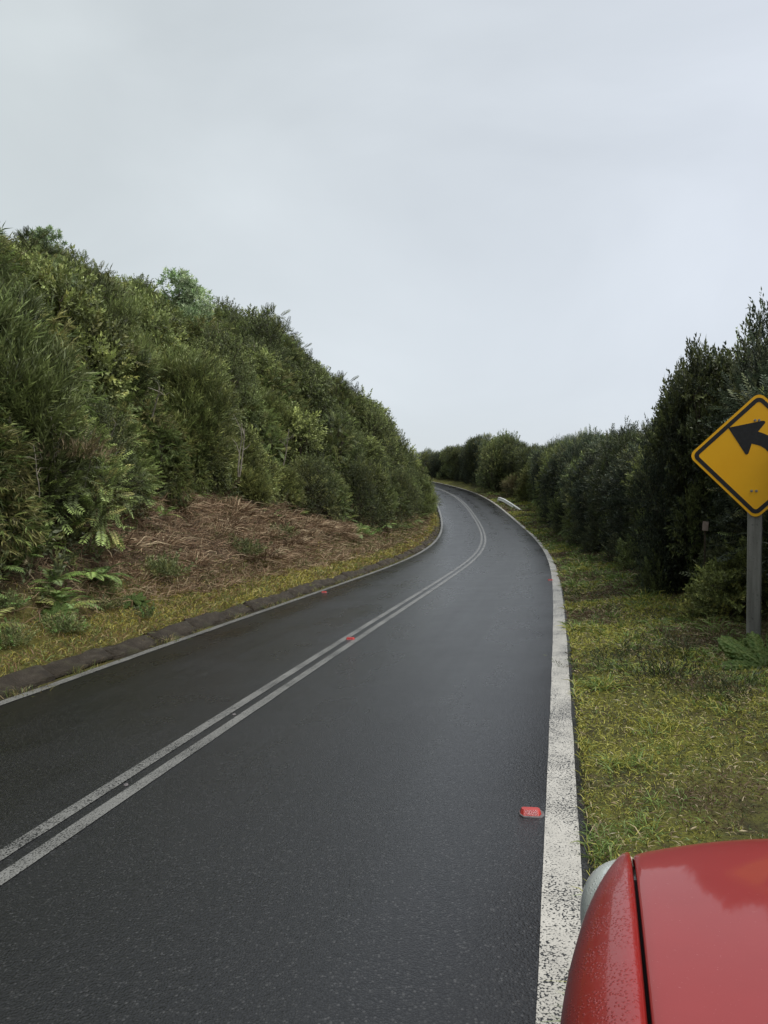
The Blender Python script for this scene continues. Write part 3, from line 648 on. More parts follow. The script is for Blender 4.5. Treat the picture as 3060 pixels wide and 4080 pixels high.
# low broad-leaved herbs and moss cushions in the turf
n = 9000; s_r = 1.5 + 30 * r.random(n) ** 2.2; u_r = .03 + r.random(n) * 3; k = u_r < uhedge(s_r) + .6; P = gz_r(s_r[k], u_r[k])
f2 = fbm(P[:, 0] * 1.7, P[:, 1] * 1.7, 41); P = P[(f2 > .5) & (P[:, 1] > 1.6) & (P[:, 0] / P[:, 1] < .72)]
tag(ob('verge_herbs', sprays_at('verge_herbs', P, np.array([0, 0, .5]) + r.normal(0, .6, P.shape), 'alt', .11, .045, [MOSS, GRN, (.10, .13, .03), DKG], .16, r, mat=M_GRASS)),
    'tiny broad-leaved herbs and moss among the right verge grass', 'herbs', kind='stuff')
# fallen leaves and straw
n = 700; s_r = 1.5 + 16 * r.random(n) ** 1.7; u_r = .05 + r.random(n) * 2.8; P = gz_r(s_r, u_r); P = P[(P[:, 1] > 1.6) & (P[:, 0] / P[:, 1] < .7)]; P[:, 2] += .018
D = norm(np.stack([r.normal(0, 1, len(P)), r.normal(0, 1, len(P)), r.normal(0, .12, len(P))], 1))
lv = leaf_verts(P, D, norm(np.array([0, 0, 1.]) + r.normal(0, .25, P.shape)), r.uniform(.03, .075, len(P)), r.uniform(.008, .018, len(P)), .15, .05)
nl = len(lv); F = (np.arange(nl)[:, None, None] * 4 + LEAF_F[None]).reshape(-1, 3)
cl = np.array([(.33, .27, .16), (.24, .17, .09), (.13, .08, .045), (.38, .34, .24)])[r.integers(0, 4, nl)] * r.uniform(.6, 1.1, (nl, 1))
tag(ob('leaf_litter', mesh_np('leaf_litter', lv.reshape(-1, 3), [F], M_DRY, np.repeat(cl, 4, 0))), 'scattered dry fallen leaves lying on the right verge', 'leaf litter', kind='stuff')
# left verge grass
r = np.random.default_rng(32); n = 90000; s_r = 2.5 + 60 * r.random(n) ** 1.8; u_r = .34 + r.random(n) * 1.7
k = r.random(n) < np.clip((2.1 - u_r) / .7, 0, 1) * np.clip(.35 + 2 * (fbm(s_r * .9, u_r * 2, 9) - .25), .1, 1); s_r, u_r = s_r[k], u_r[k]; P = gz_l(s_r, u_r); rr = np.linalg.norm(P[:, :2], axis=1)
f1 = fbm(s_r * .6, u_r * 2.2, 51); f2 = fbm(s_r * 2.1, u_r * 3.2, 57)
wts = np.stack([.9 + 3 * np.clip(f1 - .5, 0, 1) * 3, .45 + 2 * np.clip(f2 - .55, 0, 1) * 4 + np.clip(9 - s_r, 0, 3) * .6, .6 + 0 * f1, .5 + 2 * np.clip(.45 - f1, 0, 1) * 3, .3 + 0 * f1], 1)
C_ = pal([(.30, .26, .038), (.15, .185, .045), (.32, .25, .10), (.18, .10, .05), DKG], wts, r)
h = r.uniform(.04, .12, len(P)) * (1 + np.clip(f2 - .55, 0, 1) * 4) * np.interp(rr, [8, 40], [1, 1.7]); w_ = np.maximum(.005, rr * .00075) * r.uniform(.7, 1.4, len(P))
D = np.stack([r.normal(.2, .6, len(P)), r.normal(-.2, .6, len(P)), r.uniform(.4, 1.1, len(P))], 1)
tag(ob('left_verge_grass', blades('left_verge_grass', P, D, h, w_, C_, M_GRASS, .5, r)), 'yellowing grass strip behind the left kerb', 'grass', kind='stuff')
# dead bracken thatch on the bank
n = 130000; s_r = 6 + 52 * r.random(n) ** 1.3; u_r = .9 + r.random(n) * 4.3
k = (u_r < umin_left(s_r) + .9) & (u_r > np.interp(s_r, [6, 12, 30, 50], [1.5, 1.25, 1.0, .8])) & (r.random(n) < np.interp(s_r, [8.5, 11.5], [.25, 1])); s_r, u_r = s_r[k], u_r[k]; P = gz_l(s_r, u_r); rr = np.linalg.norm(P[:, :2], axis=1)
f1 = fbm(s_r * .7, u_r * .9, 61); f2 = fbm(s_r * 2.5, u_r * 2.5, 67)
wts = np.stack([.8 + 3 * np.clip(f1 - .45, 0, 1), .9 + 0 * f1, .5 + 2 * np.clip(f2 - .55, 0, 1), .35 + 3 * np.clip(.42 - f1, 0, 1) * 2, .15 + 4 * np.clip(f2 - .6, 0, 1) * 3 + np.clip(s_r - 20, 0, 12) * .16], 1)
C_ = pal([(.30, .205, .115), (.215, .13, .07), (.37, .285, .165), (.11, .066, .04), (.13, .135, .042)], wts, r)
h = r.uniform(.08, .40, len(P)) * np.interp(rr, [10, 45], [1, 1.4]); w_ = np.maximum(.006, rr * .0008) * r.uniform(.6, 1.4, len(P))
th = np.interp(s_r, S_, TH_); down = np.stack([np.cos(th), -np.sin(th), -.35 + 0 * th], 1)
D = down * r.uniform(-.1, .9, (len(P), 1)) + r.normal(0, .55, P.shape) + np.array([0, 0, .42]); P[:, 2] += .01 + (f2 - .4) * .30
tag(ob('dead_bracken', blades('dead_bracken', P, D, h, w_, C_, M_DRY, .75, r)), 'flattened brown dead bracken covering the left bank', 'bracken', kind='stuff')

# ------------------------------------------------------------------ ferns, each with its own fronds
def frond_mesh(r, cols, n=22):
    t_ = np.linspace(0, 1, n); y = t_ * .95; z = .55 * t_ - .62 * t_ ** 2
    tan = np.stack([0 * t_, np.gradient(y), np.gradient(z)], 1); tan = norm(tan); nr = np.cross(np.array([1., 0, 0]), tan)
    ln = .20 * np.sin(np.clip(t_ * .93 + .09, 0, 1) * np.pi) ** .7 + .015; Vs = []
    for sd_ in (-1, 1):
        td = norm(np.array([sd_, 0, 0]) * .92 + tan * .35 - np.array([0, 0, .12]) + r.normal(0, .05, (n, 3)))
        Vs.append(leaf_verts(np.stack([0 * t_, y, z], 1), td, norm(nr + r.normal(0, .1, (n, 3))), ln * r.uniform(.85, 1.1, n), np.full(n, .044), .12, .12, .3))
    L_ = np.concatenate(Vs); F = (np.arange(len(L_))[:, None, None] * 4 + LEAF_F[None]).reshape(-1, 3); C0 = np.repeat(np.array(cols)[r.integers(0, len(cols), len(L_))] * r.uniform(.8, 1.2, (len(L_), 1)), 4, 0)
    tv, tf = tube_np(np.stack([0 * t_, y, z], 1)[::3], np.linspace(.008, .002, len(t_[::3])), 4)
    V = np.concatenate([L_.reshape(-1, 3), tv]); return mesh_np('frond', V, [F, tf + len(L_) * 4], M_LEAF, np.concatenate([C0, np.tile((.10, .08, .03), (len(tv), 1))]))
r = np.random.default_rng(90)
FR = [frond_mesh(r, [(.14, .23, .045), (.17, .25, .05)]), frond_mesh(r, [(.10, .17, .04), (.12, .18, .04)]), frond_mesh(r, [(.19, .22, .05), (.17, .16, .05)])]
def fern(p, size, label, group=None, nf=9, v=None):
    root = empty('fern', p, r.uniform(0, 6.28)); tag(root, label, 'fern', group)
    for k in range(nf):
        f = ob('frond', FR[r.integers(0, 3) if v is None else v], root); f.rotation_euler = (R_(r.uniform(-8, 38)), R_(r.uniform(-12, 12)), k * 6.283 / nf + r.uniform(-.25, .25)); q = size * r.uniform(.75, 1.1); f.scale = (q, q, q)
def lp(s, u, dz=0): return tuple(float(v) + (dz if i == 2 else 0) for i, v in enumerate(gz_l(np.array(float(s)), np.array(float(u)))))
for s_, u_, sz, lb, v in ((7.1, 1.75, .72, 'big bright green fern leaning out at the left edge of the photo', 0), (7.6, 1.45, .38, 'small yellow-green fern at the foot of the left slope', 2),
        (8.1, 2.0, .62, 'arching green fern right of the big bright fern', 0), (8.7, 2.05, .55, 'mid-sized fern in the middle of the left fern row', 1), (9.3, 2.1, .5, 'fern near the start of the brown bank', 1),
        (9.9, 2.3, .55, 'fern at the left end of the dead bracken', 0), (6.7, 1.25, .3, 'tiny fern near the kerb at the left edge', 2), (7.2, 2.5, .6, 'fern half hidden in shrubs behind the big bright fern', 1)):
    fern(lp(s_, u_, .1), sz, lb, v=v)
for k in range(16):
    s_ = r.uniform(14, 44); u_ = float(umin_left(s_)) - r.uniform(.0, .7); fern(lp(s_, u_, .1), r.uniform(.45, .75), 'green fern on the upper rim of the dead bracken bank', 'ferns along the upper rim of the bracken bank')
for k in range(20):
    s_ = r.uniform(6.2, 10.8); u_ = r.uniform(1.35, 2.5); fern(lp(s_, u_, .12), r.uniform(.38, .6), 'green fern in front of the shrubs at the near left', 'ferns in front of the near left shrubs', v=int(r.integers(0, 3)))
for x_, y_, lb in ((1480, 1372, 'small fern at the hedge foot left of the sign post'), (1555, 1392, 'fern beside the base of the sign post'), (1350, 1262, 'fern at the hedge foot farther along the right verge'), (1600, 1410, 'fern just left of the sign post and nalca leaf')):
    fern(ground_px(x_, y_), .34, lb, v=1)
# low green plants in the bracken and at the left foot
def clump(name, p, R, n, kind, L, W, cols, size, label, cat, group=None, mat=None):
    q = r.normal(0, R * .45, (n, 3)) * [1, 1, .35]; q[:, 2] = np.abs(q[:, 2]) + .02
    o_ = ob(name, sprays_at(name, q, q * [1, 1, .3] / R + [0, 0, .7] + r.normal(0, .3, q.shape), kind, L, W, cols, size, r, mat=mat), None, p); tag(o_, label, cat, group)
for s_, u_, R, cols, lb in ((16.2, 1.9, .42, MID, 'dark green leafy clump low in the middle of the dead bracken'), (12.2, 1.7, .35, MID, 'green leafy clump at the left foot of the bracken bank'), (19.5, 2.3, .45, MID + OLIVE[:1], 'second green clump farther along the bracken bank'),
        (28, 2.0, .6, BRIGHT + OLIVE[:1], 'yellow-green leafy patch at the far end of the bracken bank'), (34, 1.7, .5, MID, 'leafy patch near the far bend foot of slope')):
    clump('leafy_clump', lp(s_, u_, .02), R, 130, 'alt', .075, .034, cols, .8, lb, 'plant')
for k in range(22):
    s_ = r.uniform(5.4, 11); u_ = r.uniform(.8, 1.9); clump('verge_weed', lp(s_, u_, .0), .10, 45, 'alt', .07, .028, MID + FERNY + BRIGHT[1:2], .5, 'low broad-leaved weed on the near left verge', 'weed', 'weeds on the near left verge')
for k in range(40):
    s_ = 5.2 + k * .62 + r.uniform(-.6, .6); tq = r.normal(0, .07, (50, 3)) * [1.6, 1.6, 0]; P0 = np.zeros((50, 3)) + tq; D0 = tq * 3 + [0, 0, .7] + r.normal(0, .3, (50, 3))
    cc = np.array([(.16, .15, .04), (.09, .12, .03), (.2, .15, .07)])[r.integers(0, 3, 50)]
    o_ = ob('grass_tuft', blades('grass_tuft', P0, D0, r.uniform(.06, .16, 50), np.full(50, .007), cc, M_GRASS, .6, r), None, lp(s_, r.uniform(.04, .14), .0)); tag(o_, 'small grass tuft growing in the gutter in front of the left kerb', 'grass tuft', 'grass tufts in the left gutter')

# bare pale stems and dead bamboo canes on the left slope
def cane(label, base, tip, rad, group=None, nbr=3, mat=M_PALEBARK, name='bare_stem'):
    b = np.array(base); e_ = np.array(tip); tt = np.linspace(0, 1, 8)[:, None]; L_ = np.linalg.norm(e_ - b)
    pts = b + (e_ - b) * tt + np.cumsum(r.normal(0, .007 * L_, (8, 3)), 0) * (tt > 0); parts = [tube_np(pts - b, np.linspace(rad, rad * .45, 8), 6)]
    for k in range(nbr):
        j = r.integers(3, 7); q = pts[j] - b; d_ = norm(e_ - b + r.normal(0, .6 * L_, 3)) * L_ * r.uniform(.2, .4); parts.append(tube_np([q, q + d_ * .5 + r.normal(0, .03, 3), q + d_], [rad * .5, rad * .35, rad * .15], 4))
    V, F = join_np(parts); o_ = ob(name, mesh_np(name, V, F, mat, smooth=True), None, tuple(b)); tag(o_, label, 'stem', group)
def hill_px(x, y, h=1.0):
    deps = np.arange(6, 60, .1); P_ = np.stack([at_px(x, y, d_) for d_ in deps]); gzs, d2, s2 = gz_xy(P_[:, 0], P_[:, 1]); hit = P_[:, 2] <= gzs + h
    return float(deps[int(np.argmax(hit))]) if hit.any() else None
def cane_px(label, x0, y0, x1, y1, rad, group=None, nbr=3, name='dead_sapling', h=2.3, mat=M_PALEBARK):
    d0 = hill_px((x0 + x1) / 2, (y0 + y1) / 2, h)
    if d0 and d0 > 6.5: cane(label, at_px(x0, y0, d0 + .1), at_px(x1, y1, d0 - .1), rad, group, nbr, mat, name)
cane_px('left one of two thin pale bare stems above the bracken', 515, 1030, 521, 915, .024)
cane_px('right one of two thin pale bare stems above the bracken', 517, 1030, 533, 925, .024)
cane_px('pale forked bare stem right of the two thin stems', 612, 1005, 622, 930, .022, nbr=6)
for x0, y0, x1, y1 in ((205, 1040, 215, 945), (190, 1020, 170, 930), (160, 1030, 162, 905), (120, 1060, 112, 900), (140, 1010, 95, 880), (226, 990, 250, 915), (150, 985, 205, 925), (100, 1040, 135, 930), (178, 1060, 200, 960), (60, 990, 20, 900), (85, 1075, 70, 960), (215, 1000, 195, 930), (240, 1010, 262, 950)):
    cane_px('dead pale bamboo cane sticking out of the near left thicket', x0, y0, x1, y1, .009, 'dead bamboo canes in the near left thicket', 4, 'bamboo_cane', 2.0)
for x0, y0, x1, y1 in ((745, 1062, 762, 1005), (700, 1050, 690, 990), (640, 1045, 660, 1000), (585, 1020, 560, 960), (455, 1000, 470, 930), (330, 900, 345, 840), (560, 820, 548, 740), (480, 780, 470, 700), (790, 1030, 800, 980), (665, 930, 640, 880)):
    cane_px('grey bare sapling showing between the shrubs of the left hill', x0, y0, x1, y1, .02, 'bare saplings on the left hill', 5, 'dead_sapling', 2.5, M_PALEBARK)
# mounds of dead bracken, each a plant of its own
BK = []
for v in range(4):
    q = r.normal(0, .22, (260, 3)) * [1, 1, 0]; D0 = q * 2.2 + [0, 0, .55] + r.normal(0, .4, q.shape)
    cc = np.array([(.31, .21, .115), (.22, .135, .072), (.39, .30, .175), (.12, .072, .042)])[r.integers(0, 4, 260)] * r.uniform(.7, 1.2, (260, 1))
    BK.append(blades('bracken_mound', q, D0, r.uniform(.2, .55, 260), np.full(260, .016), cc, M_DRY, .8, r))
for k in range(34):
    s_ = r.uniform(11, 26); um_ = float(umin_left(s_)); u_ = r.uniform(1.7, um_ + .2); sc0 = r.uniform(.75, 1.45)
    tag(ob('bracken_mound', BK[r.integers(0, 4)], None, lp(s_, u_, .02), r.uniform(0, 6), (sc0,) * 3), 'tangled mound of dead brown bracken on the left bank', 'bracken', 'mounds of dead bracken on the left bank')
# dead bamboo leaves, one dry bush
clump('dry_bamboo', tuple(at_px(165, 1000, 10.6)), .45, 60, 'bamboo', .17, .016, [(.26, .20, .11), (.2, .15, .08), (.16, .13, .05)], .9, 'dry straw-coloured bamboo leaves around the dead canes', 'bamboo', mat=M_DRY)

# ------------------------------------------------------------------ left kerb, block by block
m, t, o = mat_new('weathered_concrete'); g = G(t); oc = g.n('ShaderNodeTexCoord').outputs['Object']; rn = g.n('ShaderNodeObjectInfo').outputs['Random']
n2 = g.noise(oc, 5, 7, .65); n3 = g.noise(oc, 45, 5, .7)
c = g.ramp(n2, [(.28, (.02, .015, .009)), (.5, (.056, .045, .031)), (.72, (.115, .098, .075))])
c = g.mix(g.ramp(g.noise(oc, 2.3, 5, .6), [(.52, 0.), (.66, .7)]), c, (.055, .062, .02))
c = g.mix(g.math('MULTIPLY', rn, .4), c, (.05, .04, .03))
c = g.mix(g.ramp(n3, [(.3, .5), (.5, 0.)]), c, (.02, .018, .014))
t.links.new(g.pbsdf(Base_Color=c, Roughness=.85, Specular_IOR_Level=.3, Normal=g.bump(g.math('ADD', n2, n3), 1.0, .05)), o.inputs[0]); M_CONC = m
r = np.random.default_rng(61)
KB = []
for v in range(5):
    ln = 1.04; prof = np.array([(.0, -.08), (.0, .005), (.09, .045), (.18, .095), (.25, .115), (.32, .10), (.34, -.08)])   # (outward, z)
    ys = np.linspace(-ln / 2, ln / 2, 6) + np.array([0, .03, -.04, .03, -.02, 0]); V = []
    for q, yy in enumerate(ys):
        pr = prof + r.normal(0, .015, prof.shape) + np.array([0, -.006 if q in (0, 5) else 0])
        V += [(-a, yy + r.normal(0, .006), b) for a, b in pr]
    V = np.array(V); k_ = len(prof); i = (np.arange(5)[:, None] * k_ + np.arange(k_ - 1)[None]).ravel()
    F = np.stack([i, i + k_, i + 1 + k_, i + 1], 1); caps = np.array([[0, 1, 2, 3], [0, 3, 4, 6], [4, 5, 6, 6]])[:2]
    caps2 = caps[:, ::-1] + 5 * k_
    KB.append(mesh_np('kerb_block', V, [F, caps, caps2], M_CONC, smooth=True))
kerb = empty('kerb', tuple(fr(np.array(6.), np.array(-EL)))); tag(kerb, 'weathered concrete kerb of short blocks along the left road edge', 'kerb')
s_ = .5
while s_ < 46:
    p = gz_l(np.array(s_), np.array(.17 + r.normal(0, .015))); th = float(np.interp(s_, S_, TH_))
    b = ob('kerb_block', KB[r.integers(0, 5)], kerb); b.location = tuple(float(p[i_]) - kerb.location[i_] + (r.normal(0, .008) + .045 if i_ == 2 else 0) for i_ in range(3))
    b.rotation_euler = (r.normal(0, .018), r.normal(0, .035), -th + r.normal(0, .012)); b.scale = (.74, r.uniform(1.0, 1.02), r.uniform(.7, .95)); s_ += 1.06
# broken rubble in the gutter at the far bend
M_ROCK = simple_mat('rubble_stone', (.11, .10, .085), .9, .2, noise=(12, .5), bump=.6, bscale=25)
RK = []
for v in range(4):
    bm = bmesh.new(); bmesh.ops.create_icosphere(bm, subdivisions=1, radius=.1)
    for v_ in bm.verts: v_.co *= r.uniform(.65, 1.25); v_.co.z *= .6
    me = bpy.data.meshes.new('rubble'); bm.to_mesh(me); bm.free(); me.materials.append(M_ROCK); RK.append(me)
for k in range(26):
    s_ = r.uniform(30, 46); p = gz_l(np.array(s_), np.array(r.uniform(.1, .75))); o_ = ob('rubble_stone', RK[r.integers(0, 4)], None, tuple(p), r.uniform(0, 6), (r.uniform(.5, 1.6),) * 3); tag(o_, 'small rubble stone in the gutter at the left of the bend', 'stone', 'rubble stones in the far left gutter')

# ------------------------------------------------------------------ road studs
M_RED = simple_mat('red_plastic', srgb(160, 44, 36), .35, .5, noise=(20, .12)); M_LENS = simple_mat('red_reflector', srgb(130, 22, 24), .18, .6, noise=(90, .3), bump=.3, bscale=300); M_GLUE = simple_mat('adhesive_residue', (.11, .10, .10), .6, .4, noise=(40, .3))
def prism_mesh(name, base, top, h, mat, z0=0):
    n_ = len(base); V = [(x, y, z0) for x, y in base] + [(x, y, z0 + h) for x, y in top]; bm = bmesh.new(); vs_ = [bm.verts.new(v) for v in V]
    for k in range(n_): bm.faces.new((vs_[k], vs_[(k + 1) % n_], vs_[n_ + (k + 1) % n_], vs_[n_ + k]))
    bm.faces.new(vs_[n_:]); bm.faces.new(vs_[:n_][::-1]); bmesh.ops.recalc_face_normals(bm, faces=bm.faces)
    me = bpy.data.meshes.new(name); bm.to_mesh(me); bm.free(); me.materials.append(mat); return me
hx = [(-.055, -.018), (-.04, -.045), (.04, -.045), (.055, -.018), (.055, .018), (.04, .045), (-.04, .045), (-.055, .018)]
tp = [(-.047, -.008), (-.037, -.017), (.037, -.017), (.047, -.008), (.047, .008), (.037, .017), (-.037, .017), (-.047, .008)]
ST_B = prism_mesh('body', hx, tp, .022, M_RED, .004)
def quad_lens(sgn):
    a = np.array([(-.034, -.0418 * sgn, .0065), (.034, -.0418 * sgn, .0065), (.033, -.0195 * sgn, .0235), (-.033, -.0195 * sgn, .0235)]); nn = np.array([0, -.62 * sgn, .78]); b = a + nn * .0016
    V = np.concatenate([a, b]); F = np.array([[4, 5, 6, 7], [0, 1, 5, 4], [1, 2, 6, 5], [2, 3, 7, 6], [3, 0, 4, 7]]); return mesh_np('reflector', V, [F], M_LENS)
ST_L = [quad_lens(1), quad_lens(-1)]; gl = [(x * 1.22 + .006, y * 1.18 - .003) for x, y in hx]; ST_G = prism_mesh('adhesive_pad', gl, [(x * .95, y * .95) for x, y in gl], .004, M_GLUE, .0)
_gs, _gd = np.meshgrid(np.arange(2, 60, .05), np.arange(-3, 3.4, .04), indexing='ij'); _gp = fr(_gs, _gd)
def road_px(x, y):
    xs = 1530 + FPX * _gp[..., 0] / _gp[..., 1]; ys = 2004 - FPX * (_gp[..., 2] - CAMZ) / _gp[..., 1]
    q = np.argmin((xs - x * 1.8445) ** 2 + (ys - y * 1.8445) ** 2); return float(_gs.ravel()[q]), float(_gd.ravel()[q])
for (x, y), lb in zip(((1152, 1757), (757, 1380), (1188, 1254), (700, 1281)), ('red road stud beside the right edge line nearest the car', 'red road stud between the double centre lines', 'small distant red road stud beside the right edge line', 'small distant road stud beside the left edge line')):
    s_, d_ = road_px(x, y); p = fr(np.array(s_), np.array(d_), .001); root = empty('road_stud', tuple(p), -float(np.interp(s_, S_, TH_)) + R_(8)); tag(root, lb, 'road stud')
    ob('body', ST_B, root); ob('reflector', ST_L[0], root); ob('reflector', ST_L[1], root); ob('adhesive_pad', ST_G, root)
for (x, y), lb in zip(((504, 1548), (270, 1698)), ('pale broken stud base on the centre line, farther one', 'pale broken stud base on the centre line, nearer one')):
    s_, d_ = road_px(x, y); p = fr(np.array(s_), np.array(d_), .003); pts = [(math.cos(a) * r.uniform(.012, .028), math.sin(a) * r.uniform(.01, .02)) for a in np.linspace(0, 6.28, 8)[:-1]]
    o_ = ob('stud_remnant', prism_mesh('stud_remnant', pts, [(a * .8, b * .8) for a, b in pts], .005, M_GLUE), None, tuple(p), r.uniform(0, 3)); tag(o_, lb, 'road stud')

# ------------------------------------------------------------------ warning sign
SD = 7.6; sc_ = at_px(1635, 984.5, SD); SX, SZ = float(sc_[0]), float(sc_[2]); GZS = CAMZ - (1398 * 1.8445 - 2004) / FPX * SD
m, t, o = mat_new('yellow_reflective_sheet'); g = G(t); oc = g.n('ShaderNodeTexCoord').outputs['Object']
c = g.mix(g.ramp(g.noise(oc, 2.2, 4), [(.35, 0.), (.7, 1.)]), (.88, .43, .005), (.93, .48, .008)); c = g.mix(g.ramp(g.noise(oc, 60, 4, .8), [(.62, 0.), (.75, .3)]), c, (.35, .16, .01))
t.links.new(g.pbsdf(Base_Color=c, Roughness=.38, Specular_IOR_Level=.45, Normal=g.bump(g.noise(oc, 9, 3), .06, .01)), o.inputs[0]); M_YEL = m
M_BLK = simple_mat('sign_black', (.012, .012, .014), .42, .45, noise=(30, .4)); M_BOLT = simple_mat('bolt_steel', (.3, .29, .27), .45, .5, .7, noise=(50, .3))
sign = empty('warning_sign', (SX, SD, GZS), R_(-21)); tag(sign, 'yellow diamond left-curve warning sign with black arrow on a concrete post', 'road sign')
HD = .655                                             # half diagonal
def rdiamond(hd, rc, n_=6):
    P_ = []; e_ = hd - rc * (math.sqrt(2) - 1) * 0
    for k in range(4):
        a0 = k * math.pi / 2; cx = math.cos(a0) * (hd - rc * math.sqrt(2)); cy = math.sin(a0) * (hd - rc * math.sqrt(2))
        for j in range(n_ + 1):
            a = a0 - math.pi / 4 + j / n_ * math.pi / 2; P_.append((cx + rc * math.cos(a), cy + rc * math.sin(a)))
    return P_
def plate(name, pts, y0, y1, mat, parent, hole=None):
    """flat plate in the XZ plane from y0 (back) to y1 (front, towards -Y)"""
    bm = bmesh.new()
    if hole is None:
        f = [bm.verts.new((x, y1, z)) for x, z in pts]; b = [bm.verts.new((x, y0, z)) for x, z in pts]; n_ = len(pts)
        for tri in geometry.tessellate_polygon([[Vector((x, z, 0)) for x, z in pts]]): bm.faces.new([f[q_] for q_ in tri]); bm.faces.new([b[q_] for q_ in reversed(tri)])
        for k in range(n_): bm.faces.new((f[k], b[k], b[(k + 1) % n_], f[(k + 1) % n_]))
    else:
        n_ = len(pts); rings = [[bm.verts.new((x, yy, z)) for x, z in pp] for pp, yy in ((pts, y0), (pts, y1), (hole, y1), (hole, y0))]
        for a, b in zip(rings, rings[1:]):
            for k in range(n_): bm.faces.new((a[k], a[(k + 1) % n_], b[(k + 1) % n_], b[k]))
    bmesh.ops.recalc_face_normals(bm, faces=bm.faces)
    o_ = bm_obj(name, bm, mat, parent); return o_
ZC = SZ - GZS
def sh(pts, tilt=R_(-1.3)):
    return [(x * math.cos(tilt) + z * -math.sin(tilt), ZC + x * math.sin(tilt) + z * math.cos(tilt)) for x, z in pts]
plate('panel', sh(rdiamond(HD, .075)), 0, -.004, M_YEL, sign)
plate('border', sh(rdiamond(HD - .036, .062)), -.004, -.0062, M_BLK, sign, sh(rdiamond(HD - .094, .028)))
AR = [(-.435, .452), (.055, .556), (.085, .555), (.102, .535), (.095, .515), (.0, .385), (.08, .355), (.16, .315), (.24, .255), (.31, .175), (.37, .07), (.405, -.05), (.42, -.18), (.425, -.5), (.205, -.5), (.205, -.2), (.19, -.09), (.165, .045), (.11, .11), (.05, .152), (-.02, .178), (-.085, .193), (-.125, .045), (-.137, .025), (-.155, .018), (-.172, .025)]
plate('arrow', sh([(x * HD * .98, z * HD * .98) for x, z in AR]), -.004, -.0062, M_BLK, sign)
for x, z in ((-.03, .362), (.008, .362), (-.042, -.362), (.002, -.362)):
    bm = bmesh.new(); q = sh([(x, z)])[0]
    bmesh.ops.create_cone(bm, cap_ends=True, segments=12, radius1=.0135, radius2=.0135, depth=.003, matrix=Matrix.Translation((q[0], -.0079, q[1])) @ Matrix.Rotation(R_(90), 4, 'X'))
    bmesh.ops.create_cone(bm, cap_ends=True, segments=6, radius1=.0085, radius2=.007, depth=.009, matrix=Matrix.Translation((q[0], -.0139, q[1])) @ Matrix.Rotation(R_(90), 4, 'X')); bm_obj('bolt', bm, M_BOLT, sign)
m, t, o = mat_new('post_concrete'); g = G(t); oc = g.n('ShaderNodeTexCoord').outputs['Object']
st = g.n('ShaderNodeMapping', {'Vector': oc, 'Scale': (9.0, 9.0, .8)}).outputs[0]
c = g.ramp(g.noise(st, 1.5, 6, .6), [(.3, (.14, .137, .125)), (.55, (.26, .256, .238)), (.75, (.34, .335, .315))]); c = g.mix(g.ramp(g.noise(oc, 30, 5, .7), [(.28, .8), (.4, 0.)]), c, (.03, .03, .026))
t.links.new(g.pbsdf(Base_Color=c, Roughness=.85, Normal=g.bump(g.noise(oc, 40, 6, .7), .5, .006)), o.inputs[0]); M_POST = m
bm = bmesh.new(); pf = [(-.066, 0), (-.052, -.016), (.052, -.016), (.066, 0), (.066, .07), (-.066, .07)]
PH = ZC + .45; f = [bm.verts.new((x - .02, y + .03, -.5)) for x, y in pf]; b = [bm.verts.new((x - .008, y + .03, PH)) for x, y in pf]
for k in range(6): bm.faces.new((f[k], f[(k + 1) % 6], b[(k + 1) % 6], b[k]))
bm.faces.new(b); bm.faces.new(f[::-1]); bmesh.ops.recalc_face_normals(bm, faces=bm.faces); bm_obj('post', bm, M_POST, sign)
bm = bmesh.new(); box_bm(bm, -.01, .006, ZC + .355, .20, .014, .05); box_bm(bm, -.018, .006, ZC - .355, .20, .014, .05); bm_obj('bracket', bm, M_BOLT, sign)

# ------------------------------------------------------------------ fallen guardrail beside the bend
M_RAIL = simple_mat('white_guardrail_paint', (.62, .62, .6), .5, .5, noise=(5, .15)); M_RPOST = simple_mat('dark_rail_post', (.06, .055, .05), .8, .3, noise=(8, .4))
rail = empty('fallen_guardrail', tuple(fr(np.array(61.), np.array(ER + .6)))); tag(rail, 'bent white guardrail piece sagging into the grass beside the bend', 'guardrail')
ctrl = [(56.8, 1.0, .10), (58.2, .85, .24), (60.0, .62, .42), (61.6, .42, .54), (63.0, .30, .56), (63.6, .27, .50), (63.9, .26, .34), (64.0, .26, .12)]
wprof = [(.12, .05), (.08, .12), (.02, .14), (-.03, .10), (-.035, .05), (.0, .01), (.0, -.02), (-.045, -.06), (-.05, -.10), (-.02, -.14)]
V = []
for a, u_, hz in ctrl:
    p = gz_r(np.array(a), np.array(u_)); th = float(np.interp(a, S_, TH_))
    for dx, dz in wprof: V.append((p[0] + math.cos(th) * dx - rail.location[0], p[1] - math.sin(th) * dx - rail.location[1], p[2] + hz - .17 + dz - rail.location[2]))
V = np.array(V); k_ = len(wprof); i = (np.arange(len(ctrl) - 1)[:, None] * k_ + np.arange(k_ - 1)[None]).ravel()
o_ = ob('rail_beam', mesh_np('rail_beam', V, [np.stack([i, i + 1, i + 1 + k_, i + k_], 1)], M_RAIL, smooth=True), rail); md = o_.modifiers.new('t', 'SOLIDIFY'); md.thickness = .008
for a, u_, hh in ((58.6, .92, .14), (61.4, .58, .34), (63.3, .40, .36)):
    p = gz_r(np.array(a), np.array(u_)); bm = bmesh.new(); box_bm(bm, p[0] - rail.location[0], p[1] - rail.location[1], p[2] + hh / 2 - .15 - rail.location[2], .1, .12, hh + .3, .01); bm_obj('rail_post', bm, M_RPOST, rail)

